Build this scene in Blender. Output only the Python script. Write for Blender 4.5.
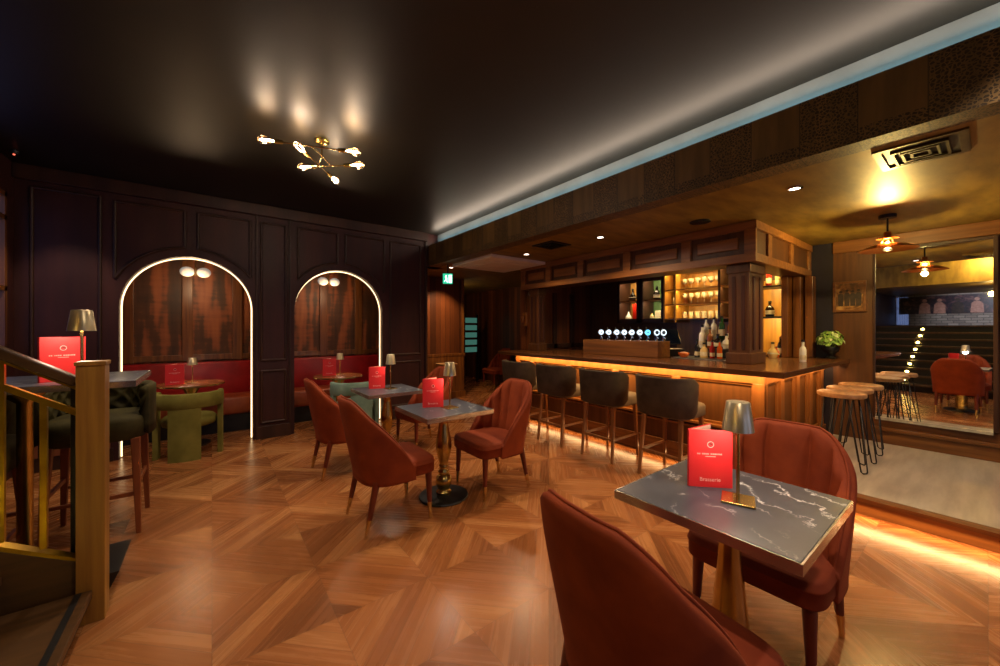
import bpy, bmesh, math, random
from mathutils import Vector, Matrix
random.seed(7)
SC = bpy.context.scene
COL = SC.collection
PI = math.pi
for o in list(bpy.data.objects): bpy.data.objects.remove(o)

# ------------------------------------------------------------------ camera
YAW = math.atan(288/375.)
cd = bpy.data.cameras.new('camera'); cam = bpy.data.objects.new('camera', cd); COL.objects.link(cam)
cd.sensor_width = 36; cd.lens = 36*0.375; cd.shift_y = -0.004; cd.clip_start = .02
cam.location = (0, 0, 1.4); cam.rotation_euler = (PI/2, 0, -YAW)
SC.camera = cam
# ------------------------------------------------------------------ world, exposure
w = bpy.data.worlds.new('world'); SC.world = w; w.use_nodes = True
w.node_tree.nodes['Background'].inputs[0].default_value = (.28, .38, .75, 1)
w.node_tree.nodes['Background'].inputs[1].default_value = .12
SC.view_settings.view_transform = 'Standard'; SC.view_settings.look = 'None'
SC.view_settings.gamma = 1; SC.view_settings.use_curve_mapping = False
SC.view_settings.exposure = 0.85
# ------------------------------------------------------------------ lights
WARM = (1, .66, .36); AMB = (1, .56, .22); GOLD = (1, .70, .22); SOFT = (1, .80, .60); DAY = (.42, .52, 1)
def area(name, loc, rot, sx, sy, power, col, spread=PI):
    l = bpy.data.lights.new(name, 'AREA'); l.shape = 'RECTANGLE'; l.size = sx; l.size_y = sy
    l.energy = power; l.color = col; l.spread = spread
    o = bpy.data.objects.new(name, l); o.location = loc; o.rotation_euler = rot; COL.objects.link(o); return o
def point(name, loc, power, col, r=.02):
    l = bpy.data.lights.new(name, 'POINT'); l.energy = power; l.color = col; l.shadow_soft_size = r
    o = bpy.data.objects.new(name, l); o.location = loc; COL.objects.link(o); return o
def spot(name, loc, target, power, col, ang=70, blend=.6, r=.04):
    l = bpy.data.lights.new(name, 'SPOT'); l.energy = power; l.color = col; l.spot_size = math.radians(ang); l.spot_blend = blend
    l.shadow_soft_size = r
    o = bpy.data.objects.new(name, l); o.location = loc
    o.rotation_euler = (Vector(target)-Vector(loc)).to_track_quat('-Z', 'Y').to_euler(); COL.objects.link(o); return o
R90 = PI/2
# daylight through the windows of the wall behind the camera
area('daylight_window', (.9, -2.42, 1.6), (R90, 0, 0), 1.5, 1.5, 1.6, DAY)
area('daylight_window', (3.0, -2.42, 1.6), (R90, 0, 0), 1.5, 1.5, 2.4, DAY)
# cove lighting above the beam
area('cove_light', (2.93, 2.3, 2.83), (0, math.radians(180-35), 0), .04, 6.6, 10, (1, .76, .56))
area('cove_light', (2.92, 2.3, 2.80), (0, math.radians(-140), 0), .03, 6.6, 3.2, (.42, .80, .95))
# strip under the bar counter overhang, and at the bar foot
area('counter_light', (3.82, 2.9, .988), (0, math.radians(-25), 0), .03, 3.5, 15, AMB)
area('counter_light', (4.9, 1.13, .988), (math.radians(25), 0, 0), 2.0, .03, 4.2, AMB)
area('bar_foot_light', (3.86, 3.0, .085), (0, math.radians(50), 0), .03, 3.5, 3, AMB)
area('platform_light', (3.83, -.9, .10), (0, math.radians(25), 0), .02, 3.6, 9, AMB)
# back bar
for z, p_ in ((2.235, 3.2), (1.972, 2.6), (1.752, 2.6)):
    area('shelf_light', (5.56, 2.53, z), (0, math.radians(-28), 0), .03, .95, p_, GOLD)
for z, p_ in ((2.19, 2.2), (1.925, 2.2), (1.535, 3)):
    area('shelf_light', (5.64, 1.71, z), (0, math.radians(-28), 0), .03, .22, p_, GOLD)
for y in (3.71, 3.275):
    area('cabinet_light', (5.64, y, 2.21), (0, math.radians(-20), 0), .02, .3, 1.6, (1, .78, .45))
    area('cabinet_light', (5.64, y, 1.855), (0, math.radians(-20), 0), .02, .3, 1.2, (1, .78, .45))
spot('downlight_and_fill', (-1.1, 5.0, 2.93), (-1.15, 5.66, .5), 26, SOFT, 60)  # added spot, no fitting: brightens the brown wainscot
spot('downlight_and_fill', (-1.0, .6, 2.93), (-1.5, .6, 2.6), 70, GOLD, 150)  # added gold wash for the bulkhead behind the camera, source unseen
spot('downlight_and_fill', (4.9, -.2, 2.43), (4.8, -.1, 0), 34, SOFT, 100)  # added spot without a fitting, lifts the raised platform
spot('downlight_and_fill', (-.5, 3.0, 2.93), (-.6, 3.1, 1), 16, SOFT, 60)  # extra spot added over the high table to brighten its top
# downlights, with two added fill spots closing the second list
for x, y, tx, ty, p, a in [(3.41,.87,3.5,.6,60,150), (3.48,2.67,3.4,2.5,60,150), (3.46,3.9,3.3,3.8,34,150), (3.2,5.52,3.4,5.6,14,120)]:
    spot('downlight_and_fill', (x, y, 2.43), (tx, ty, 0), p, WARM, a)
for x, y, tx, ty, p, a in [(1.62,1.2,1.62,.62,62,80), (1.9,2.9,1.55,2.75,58,80), (1.8,4.2,1.5,3.95,36,80), (.2,3.4,.3,3.9,46,95),
                           (-.8,4.4,-.8,4.0,14,80), (2.6,-.4,2.5,.1,52,90), (-.2,4.7,-.2,5.3,16,90), (1.5,4.9,1.5,5.4,12,80), (.3,1.6,.7,2.2,16,95), (.5,1.3,-.4,2.5,26,55), (.2,-.5,1.0,.6,34,75)]:  # last two added: one brightens the newel post, one the nearest chair
    spot('downlight_and_fill', (x, y, 2.93), (tx, ty, 0), p, SOFT, a)

# ------------------------------------------------------------------ materials
def hx(s, k=1.):
    c = [int(s[i:i+2], 16)/255 for i in (0, 2, 4)]
    return tuple((v/12.92 if v <= .04045 else ((v+.055)/1.055)**2.4)*k for v in c)+(1,)
class NT:
    def __init__(s, name):
        s.m = bpy.data.materials.new(name); s.m.use_nodes = True
        s.t = s.m.node_tree; s.b = s.t.nodes['Principled BSDF']
    def n(s, typ, **kw):
        nd = s.t.nodes.new(typ)
        for k, v in kw.items(): setattr(nd, k, v)
        return nd
    def l(s, a, b): s.t.links.new(a, b)
    def val(s, x, sock):
        if hasattr(x, 'links') or isinstance(x, bpy.types.NodeSocket): s.l(x, sock)
        else: sock.default_value = x
    def math(s, op, a, b=0., c=0.):
        nd = s.n('ShaderNodeMath', operation=op)
        s.val(a, nd.inputs[0]); s.val(b, nd.inputs[1]); s.val(c, nd.inputs[2]); return nd.outputs[0]
    def ramp(s, fac, stops, interp='LINEAR'):
        r = s.n('ShaderNodeValToRGB'); r.color_ramp.interpolation = interp
        e = r.color_ramp.elements
        while len(e) < len(stops): e.new(.5)
        for k, (p, c) in zip(e, stops): k.position = p; k.color = c
        s.l(fac, r.inputs[0]); return r.outputs[0]
    def mix(s, fac, a, b, typ='MIX'):
        m = s.n('ShaderNodeMix', data_type='RGBA', blend_type=typ)
        s.val(fac, m.inputs[0]); s.val(a, m.inputs[6]); s.val(b, m.inputs[7]); return m.outputs[2]
    def coord(s, scale=(1, 1, 1), rot=(0, 0, 0)):
        t = s.n('ShaderNodeTexCoord'); m = s.n('ShaderNodeMapping')
        m.inputs['Scale'].default_value = scale; m.inputs['Rotation'].default_value = rot
        s.l(t.outputs['Object'], m.inputs[0]); return m.outputs[0]
    def noise(s, vec, scale=5, detail=4, rough=.55, dist=0.):
        x = s.n('ShaderNodeTexNoise'); x.inputs['Scale'].default_value = scale; x.inputs['Detail'].default_value = detail
        x.inputs['Roughness'].default_value = rough; x.inputs['Distortion'].default_value = dist
        s.l(vec, x.inputs['Vector']); return x.outputs['Fac']
    def bump(s, h, strength=.2, dist=.01):
        b = s.n('ShaderNodeBump'); b.inputs['Strength'].default_value = strength; b.inputs['Distance'].default_value = dist
        s.l(h, b.inputs['Height']); s.l(b.outputs[0], s.b.inputs['Normal'])
    def set(s, **kw):
        for k, v in kw.items(): s.val(v, s.b.inputs[k])
        return s.m
def var(name, c1, c2, scale=(8, 8, 8), rough=.5, metal=0., bump=.0, detail=4, lo=.35, hi=.65, **kw):
    m = NT(name); f = m.noise(m.coord(scale), 1., detail)
    m.set(**{'Base Color': m.ramp(f, [(lo, hx(c1)), (hi, hx(c2))]), 'Roughness': rough, 'Metallic': metal}, **kw)
    if bump: m.bump(f, bump)
    return m.m
def velvet(name, c1, c2, sheen, rough=.75):
    return var(name, c1, c2, (6, 6, 6), rough, lo=.3, hi=.7, **{'Sheen Weight': sheen, 'Sheen Roughness': .35, 'Sheen Tint': hx(c2), 'Specular IOR Level': .2})
def emis(name, c, strength, base='000000'):
    m = NT(name); f = m.noise(m.coord((30, 30, 30)), 1.)
    m.set(**{'Base Color': hx(base), 'Emission Color': c+(1,) if len(c) == 3 else c, 'Emission Strength': m.math('MULTIPLY_ADD', f, strength*.1, strength*.95), 'Roughness': .4}); return m.m
M = {}
M['mahog'] = var('dark_mahogany', '2e1a12', '40251a', (9, 9, .8), .45, **{'Specular IOR Level': .4})
M['dark_panel'] = var('dark_plum_wood', '331816', '42201b', (7, 7, .8), .5, **{'Specular IOR Level': .35})
M['oak'] = var('brown_oak', '5a3114', '83501f', (22, 22, 1.3), .36)
M['oak_h'] = var('brown_oak_horizontal', '5c3618', '7e5026', (22, 1.3, 22), .36)
M['bar_wood'] = var('bar_front_oak', '8a5424', '9e6630', (14, 14, 1.0), .33)
M['bar_panel'] = var('bar_panel_oak', '5a3718', '6e4622', (14, 14, 1.0), .36)
M['worktop'] = var('dark_polished_worktop', '4e2e18', '6a4224', (18, 1.2, 18), .22)
M['fascia_oak_lit'] = var('fascia_oak_lit', '7a4a22', '9c6632', (22, 1.3, 22), .36)  # horizontal oak lightened to stand in for warm light on the fascia
M['walnut'] = var('dark_walnut', '482a15', '5e3819', (18, 18, 1.3), .4)
M['newel'] = var('newel_oak', '80551f', 'a2742e', (26, 26, 1.4), .38)
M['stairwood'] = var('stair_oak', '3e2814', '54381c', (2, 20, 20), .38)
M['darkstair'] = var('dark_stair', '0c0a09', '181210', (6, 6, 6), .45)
M['brass'] = var('brass', 'c0a060', 'd8bc7c', (12, 12, 12), .25, 1.)
M['gold'] = var('aged_gold', 'b0924e', 'c8ac64', (10, 10, 10), .27, 1.)
M['goldpaint'] = var('brass_baluster', 'b08a1c', 'd8b02c', (5, 5, 9), .3, .9)
M['copper'] = var('copper', '9a5a2c', 'b8703a', (9, 9, 9), .3, 1.)
M['shade'] = var('polished_pale_brass', 'c8b890', 'dcccaa', (9, 9, 9), .3, .7)
M['bronze'] = var('dark_bronze', '4a3818', '66502a', (9, 9, 9), .35, .8)
M['chrome'] = var('chrome', 'b8b8bc', 'd8d8dc', (9, 9, 9), .12, 1.)
M['black'] = var('black_metal', '08080a', '121214', (9, 9, 9), .45)
M['blackpl'] = var('black_plastic', '050506', '0c0c0e', (9, 9, 9), .4)
M['velvet'] = velvet('rust_velvet', '722a10', '8e3c19', .14)
M['velvet_seat'] = velvet('rust_velvet_seat', '6e270e', '883816', .14)
M['leg'] = var('chair_leg_red_wood', '561c0e', '702814', (20, 20, 2), .35)
M['tuft_leg'] = var('brown_stool_leg', '6e3416', '8a4820', (20, 20, 2), .4)
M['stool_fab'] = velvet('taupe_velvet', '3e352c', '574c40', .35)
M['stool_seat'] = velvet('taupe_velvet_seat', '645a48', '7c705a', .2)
M['stool_leg'] = var('stool_oak_leg', '7c4d26', '9a6434', (20, 20, 2), .4)
M['green'] = velvet('green_velvet', '666026', '847a38', .2)
M['teal'] = velvet('sage_velvet', '5f7566', '7d9486', .4)
M['darkgreen'] = velvet('dark_olive_velvet', '2a2410', '463e1c', .2)
M['red_leather'] = var('red_leather', '8c0f12', 'a8161a', (5, 5, 5), .42)
M['tan_leather'] = var('tan_leather', '84361a', 'a0481f', (5, 5, 5), .42)
M['menu'] = var('menu_red_card', 'd01f24', 'dc2a2c', (3, 3, 3), .5)
M['menuink'] = var('menu_silver_foil', 'e8a8a0', 'f4c4ba', (20, 20, 20), .4)
M['menudark'] = var('menu_emblem_ink', '5c1210', '6e1c18', (20, 20, 20), .5)
M['paper'] = var('menu_paper', 'c8a08a', 'd8b49c', (9, 9, 9), .7)
M['round_top'] = var('brown_round_top', '7a4020', '94552c', (3, 22, 22), .25)
M['pale_wood'] = var('pale_stool_wood', 'a8794a', 'c89a68', (3, 26, 26), .45)
M['white'] = var('white_plastic', 'e0d2c6', 'ece0d6', (4, 4, 4), .5)
M['steel'] = var('brushed_steel', '8a8a88', 'a2a2a0', (3, 40, 3), .3, 1.)
M['mirror'] = var('mirror_glass', 'dcdcdc', 'e2e2e2', (2, 2, 2), .015, 1.)
M['led'] = emis('warm_led', (1, .70, .36), 2.0)
M['led_gold'] = emis('gold_led', (1, .78, .40), 9)
M['filament'] = emis('bulb_filament', (1, .72, .48), 75)
M['spotglow'] = emis('downlight_disc', (1, .78, .62), 7)
M['tap_lit'] = emis('tap_lens', (.72, .88, 1), 1.0)
M['tap_blue'] = emis('tap_lens_blue', (.12, .60, 1), 1.3)
M['tap_dark'] = var('tap_badge_ink', '1c2c48', '283c60', (30, 30, 30), .5)
M['shade_glow'] = emis('lamp_diffuser', (1, .82, .60), 14)
M['step_glow'] = emis('step_light_lens', (1, .70, .16), 25)
M['exit_green'] = emis('exit_green', (.02, .42, .22), .9)
M['exit_white'] = emis('exit_white', (.7, 1, .85), 1.6)
M['window_sky'] = emis('sky_pane', (.34, .48, 1), .22)
M['window_lit'] = emis('bright_dusk_pane', (.36, .5, 1), .9)
M['window_dusk'] = emis('dusk_pane', (.26, .36, .9), .3)
M['leaf'] = var('leaf_green', '6a9a40', 'a8cc6c', (30, 30, 30), .5)
M['leaf2'] = var('leaf_pale', 'a8c47c', 'd0dcaa', (30, 30, 30), .5)
M['disc'] = emis('frosted_disc', (1, .95, .88), .12, 'b0aaa2')
def glassy(name, c, alpha=.0, rough=.06):
    m = NT(name); f = m.noise(m.coord((9, 9, 9)), 1.)
    m.set(**{'Base Color': hx(c), 'Roughness': m.math('MULTIPLY_ADD', f, .03, rough), 'Transmission Weight': 1.-alpha, 'IOR': 1.4}); return m.m
M['bulb'] = glassy('amber_bulb_glass', 'ffd9a0')
M['glass'] = glassy('clear_glass', 'f4ecd8', .35)
for k, c in dict(bt_clear='e8e4d8', bt_amber='8a4410', bt_green='1c4a1c', bt_red='a01c10', bt_dark='140c08', bt_pale='d8b878', bt_orange='d05a14').items():
    M[k] = var(k.replace('bt_', 'bottle_'), c, c, (5, 5, 5), .1, **{'Coat Weight': .5})
M['label'] = var('bottle_paper_label', 'c8b890', 'e0d4b4', (20, 20, 20), .6)
M['label_b'] = var('bottle_black_label', '14120e', '221e18', (20, 20, 20), .5)
M['skyscreen'] = var('dark_screen', '0a0f18', '101826', (3, 3, 3), .12)
M['teal_panel'] = emis('lit_teal_pane', (.07, .22, .17), .3, '1c3c34')

# parquet: squares of mitred planks laid at 45 degrees to the room
def parquet():
    m = NT('parquet_floor'); v = m.coord((1, 1, 1), (0, 0, PI/4))
    sx = m.n('ShaderNodeSeparateXYZ'); m.l(v, sx.inputs[0])
    S = 1/.68
    u = m.math('MULTIPLY', sx.outputs[0], S); vv = m.math('MULTIPLY', sx.outputs[1], S)
    cu = m.math('FLOOR', u); cv = m.math('FLOOR', vv)
    fu = m.math('SUBTRACT', m.math('SUBTRACT', u, cu), .5); fv = m.math('SUBTRACT', m.math('SUBTRACT', vv, cv), .5)
    au = m.math('ABSOLUTE', fu); av = m.math('ABSOLUTE', fv)
    a = m.math('MAXIMUM', au, av)
    ring = m.math('FLOOR', m.math('MULTIPLY', a, 8.))         # four rings
    hor = m.math('GREATER_THAN', av, au)                       # 1: plank runs along u
    sgn = m.math('ADD', m.math('MULTIPLY', m.math('GREATER_THAN', m.mixf(hor, fu, fv), 0.), 1.), m.math('MULTIPLY', hor, 2.))
    c1 = m.n('ShaderNodeCombineXYZ'); m.l(cu, c1.inputs[0]); m.l(cv, c1.inputs[1]); m.l(m.math('ADD', m.math('MULTIPLY', ring, 4.), sgn), c1.inputs[2])
    wn = m.n('ShaderNodeTexWhiteNoise', noise_dimensions='3D'); m.l(c1.outputs[0], wn.inputs[0])
    c3 = m.n('ShaderNodeCombineXYZ'); m.l(cu, c3.inputs[0]); m.l(cv, c3.inputs[1]); m.l(sgn, c3.inputs[2])
    wn2 = m.n('ShaderNodeTexWhiteNoise', noise_dimensions='3D'); m.l(c3.outputs[0], wn2.inputs[0])
    # grain along the plank
    along = m.mixf(hor, vv, u); across = m.mixf(hor, u, vv)
    c2 = m.n('ShaderNodeCombineXYZ'); m.l(m.math('MULTIPLY', along, 1.1), c2.inputs[0]); m.l(m.math('MULTIPLY', across, 26.), c2.inputs[1]); m.l(m.math('MULTIPLY', wn.outputs[0], 40.), c2.inputs[2])
    g = m.noise(c2.outputs[0], 1., 5, .6, .4)
    tone = m.math('ADD', m.math('MULTIPLY', wn.outputs[0], .34), m.math('ADD', m.math('MULTIPLY', wn2.outputs[0], .24), m.math('MULTIPLY', g, .46)))
    col = m.ramp(tone, [(.12, hx('5a3219')), (.5, hx('8c542c')), (.92, hx('b47c4a'))])
    fr = m.math('SUBTRACT', m.math('MULTIPLY', a, 8.), ring)
    seam = m.math('LESS_THAN', m.math('MINIMUM', fr, m.math('SUBTRACT', 1., fr)), .02)
    dg = m.math('LESS_THAN', m.math('ABSOLUTE', m.math('SUBTRACT', au, av)), .004)
    sm = m.math('MAXIMUM', seam, dg)
    col = m.mix(m.math('MULTIPLY', sm, .35), col, hx('2a160a'))
    m.set(**{'Base Color': col, 'Roughness': m.math('MULTIPLY_ADD', g, .16, .19), 'Specular IOR Level': .45})
    m.bump(g, .03, .003)
    return m.m
def mixf(s, fac, a, b):
    return s.math('ADD', s.math('MULTIPLY', a, s.math('SUBTRACT', 1., fac)), s.math('MULTIPLY', b, fac))
NT.mixf = mixf
M['floor'] = parquet()

def ceil_mat():
    m = NT('dark_olive_gloss_paint'); f = m.noise(m.coord((3, 3, 3)), 1., 3)
    m.set(**{'Base Color': m.ramp(f, [(.3, hx('19150f')), (.7, hx('1f1b13'))]), 'Roughness': .44, 'Specular IOR Level': .45}); return m.m
M['ceiling'] = ceil_mat()
M['lowceil'] = var('gilded_ceiling_paper', '765c24', '987a32', (3, 9, 3), .5, metal=.25, detail=6)
M['lowceil'].node_tree.nodes['Principled BSDF'].inputs['Specular IOR Level'].default_value = .5

def filigree():
    m = NT('beam_filigree'); v = m.coord(); s = m.n('ShaderNodeSeparateXYZ'); m.l(v, s.inputs[0])
    y = m.math('DIVIDE', m.math('SUBTRACT', s.outputs[1], .44), .52)
    fy = m.math('FRACT', m.math('ADD', y, 20.))
    panel = m.math('LESS_THAN', fy, .5)
    py = m.math('SUBTRACT', m.math('MULTIPLY', fy, 2.), .5); pz = m.math('DIVIDE', m.math('SUBTRACT', s.outputs[2], 2.64), .26)
    r = m.math('SQRT', m.math('ADD', m.math('MULTIPLY', py, py), m.math('MULTIPLY', pz, pz)))
    vo = m.n('ShaderNodeTexVoronoi', feature='DISTANCE_TO_EDGE'); vo.inputs['Scale'].default_value = 62
    dm = m.n('ShaderNodeMapping'); m.l(v, dm.inputs[0]); m.l(dm.outputs[0], vo.inputs['Vector'])
    ringw = m.math('SINE', m.math('MULTIPLY', r, 70.))
    lace = m.math('GREATER_THAN', m.math('ADD', vo.outputs['Distance'], m.math('MULTIPLY', ringw, .05)), .13)
    border = m.math('LESS_THAN', s.outputs[2], 2.52)
    mask = m.math('MULTIPLY', lace, m.math('MAXIMUM', panel, border))
    g = m.noise(m.coord((12, 12, 1.5)), 1.)
    base = m.ramp(g, [(.35, hx('5e4824')), (.65, hx('765a30'))])
    seam = m.math('LESS_THAN', m.math('ABSOLUTE', m.math('SUBTRACT', m.math('FRACT', m.math('MULTIPLY', fy, 2.)), .01)), .012)
    col = m.mix(mask, base, hx('33240f')); col = m.mix(m.math('MULTIPLY', seam, .6), col, hx('140d06'))
    m.set(**{'Base Color': col, 'Roughness': .5}); m.bump(m.math('SUBTRACT', 1., mask), .4, .01); return m.m
M['beam'] = filigree()

def marble():
    m = NT('blue_grey_marble'); v = m.coord((1, 1, 1), (0, 0, .6))
    f = m.noise(v, 2.2, 6, .6)
    wv = m.n('ShaderNodeTexWave', wave_type='BANDS'); wv.inputs['Scale'].default_value = 2.6; wv.inputs['Distortion'].default_value = 13; wv.inputs['Detail'].default_value = 7; wv.inputs['Detail Scale'].default_value = 1.5; wv.inputs['Detail Roughness'].default_value = .65
    m.l(v, wv.inputs[0])
    line = m.ramp(wv.outputs['Fac'], [(0, (1, 1, 1, 1)), (.012, (.6, .6, .6, 1)), (.035, (0, 0, 0, 1))])
    gate = m.ramp(m.noise(v, 3.4, 3), [(.44, (0, 0, 0, 1)), (.60, (1, 1, 1, 1))])
    base = m.ramp(f, [(.3, hx('2c2e38')), (.7, hx('44464f'))])
    k = m.mix(1., line, gate, 'MULTIPLY')
    m.set(**{'Base Color': m.mix(k, base, hx('c4c2c2')), 'Roughness': .32}); return m.m
M['marble'] = marble()
M['marble_edge'] = var('table_edge_bronze', 'a49c94', 'b8b0a8', (6, 6, 6), .25, .9)

def tapestry():
    m = NT('book_tapestry'); v = m.coord((1, 1, 1))
    s = m.n('ShaderNodeSeparateXYZ'); m.l(v, s.inputs[0])
    xx = m.math('ADD', s.outputs[0], s.outputs[1])
    c = m.n('ShaderNodeCombineXYZ'); m.l(m.math('MULTIPLY', xx, 6.), c.inputs[0]); m.l(m.math('MULTIPLY', s.outputs[2], .9), c.inputs[2])
    a = m.noise(c.outputs[0], 1., 2)
    c2 = m.n('ShaderNodeCombineXYZ'); m.l(m.math('MULTIPLY', xx, 3.), c2.inputs[0]); m.l(m.math('MULTIPLY', s.outputs[2], 18.), c2.inputs[2])
    b = m.noise(c2.outputs[0], 1., 4)
    t = m.math('ADD', m.math('MULTIPLY', a, .86), m.math('MULTIPLY', b, .17))
    m.set(**{'Base Color': m.ramp(t, [(.36, hx('3a2416')), (.50, hx('563219')), (.56, hx('8a4a26')), (.70, hx('a86034'))]), 'Roughness': .55}); return m.m
M['tapestry'] = tapestry()
def planks():
    m = NT('aged_brown_boards'); v = m.coord(); s = m.n('ShaderNodeSeparateXYZ'); m.l(v, s.inputs[0])
    xx = m.math('MULTIPLY', m.math('ADD', s.outputs[0], s.outputs[1]), 9.)
    wn = m.n('ShaderNodeTexWhiteNoise', noise_dimensions='1D'); m.l(m.math('FLOOR', xx), wn.inputs[1])
    g = m.noise(m.coord((20, 20, 1.4)), 1.)
    t = m.math('ADD', m.math('MULTIPLY', wn.outputs[0], .6), m.math('MULTIPLY', g, .4))
    col = m.ramp(t, [(.15, hx('3c1f0e')), (.6, hx('6a3818')), (.95, hx('8e4e22'))])
    sm = m.math('LESS_THAN', m.math('FRACT', xx), .05)
    m.set(**{'Base Color': m.mix(sm, col, hx('180c06')), 'Roughness': .4}); return m.m
M['planks'] = planks()
def brick():
    m = NT('pale_brick'); b = m.n('ShaderNodeTexBrick'); b.inputs['Scale'].default_value = 1.
    b.inputs['Brick Width'].default_value = .22; b.inputs['Row Height'].default_value = .075; b.inputs['Mortar Size'].default_value = .008
    b.inputs['Color1'].default_value = hx('a09488'); b.inputs['Color2'].default_value = hx('7c7068'); b.inputs['Mortar'].default_value = hx('55504c')
    m.l(m.coord((1, 1, 1), (R90, 0, R90)), b.inputs[0])
    t = m.n('ShaderNodeTexCoord'); s = m.n('ShaderNodeSeparateXYZ'); c = m.n('ShaderNodeCombineXYZ')
    m.l(t.outputs['Object'], s.inputs[0]); m.l(s.outputs[1], c.inputs[0]); m.l(s.outputs[2], c.inputs[1]); m.l(c.outputs[0], b.inputs[0])
    m.set(**{'Base Color': b.outputs[0], 'Roughness': .8}); return m.m
M['brick'] = brick()
def painting(name, bg, cols, seed):
    m = NT(name); v = m.coord((1, 1, 1)); f = m.noise(v, 9, 5, .6, .6)
    m.set(**{'Base Color': m.ramp(f, [(.36, hx(bg)), (.48, hx(cols[0])), (.55, hx(cols[1])), (.64, hx(cols[2]))]), 'Roughness': .4}); return m.m
M['art'] = painting('framed_print', '4a3018', ('6a4522', '8c6030', 'b08850'), 1)
M['mural'] = painting('mural_canvas', '141424', ('241a28', '3a2430', '6a4848'), 2)
M['figure'] = var('painted_figure', '201410', '3a2820', (20, 20, 20), .5)
M['figure_p'] = var('painted_pale_figure', '9a6858', 'b88a78', (20, 20, 20), .5)
M['platform'] = var('platform_limewood', 'a29a8e', 'bcb4a6', (2, 14, 2), .28)
M['pinkbrown'] = var('brown_leather_wainscot', '6e3c22', '84492c', (5, 5, 5), .45)
M['darkwall'] = var('dark_wall', '100b0a', '1a1210', (5, 5, 5), .5)
M['bluewall'] = var('navy_wall', '14121e', '1e1a2c', (5, 5, 5), .45)

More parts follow.
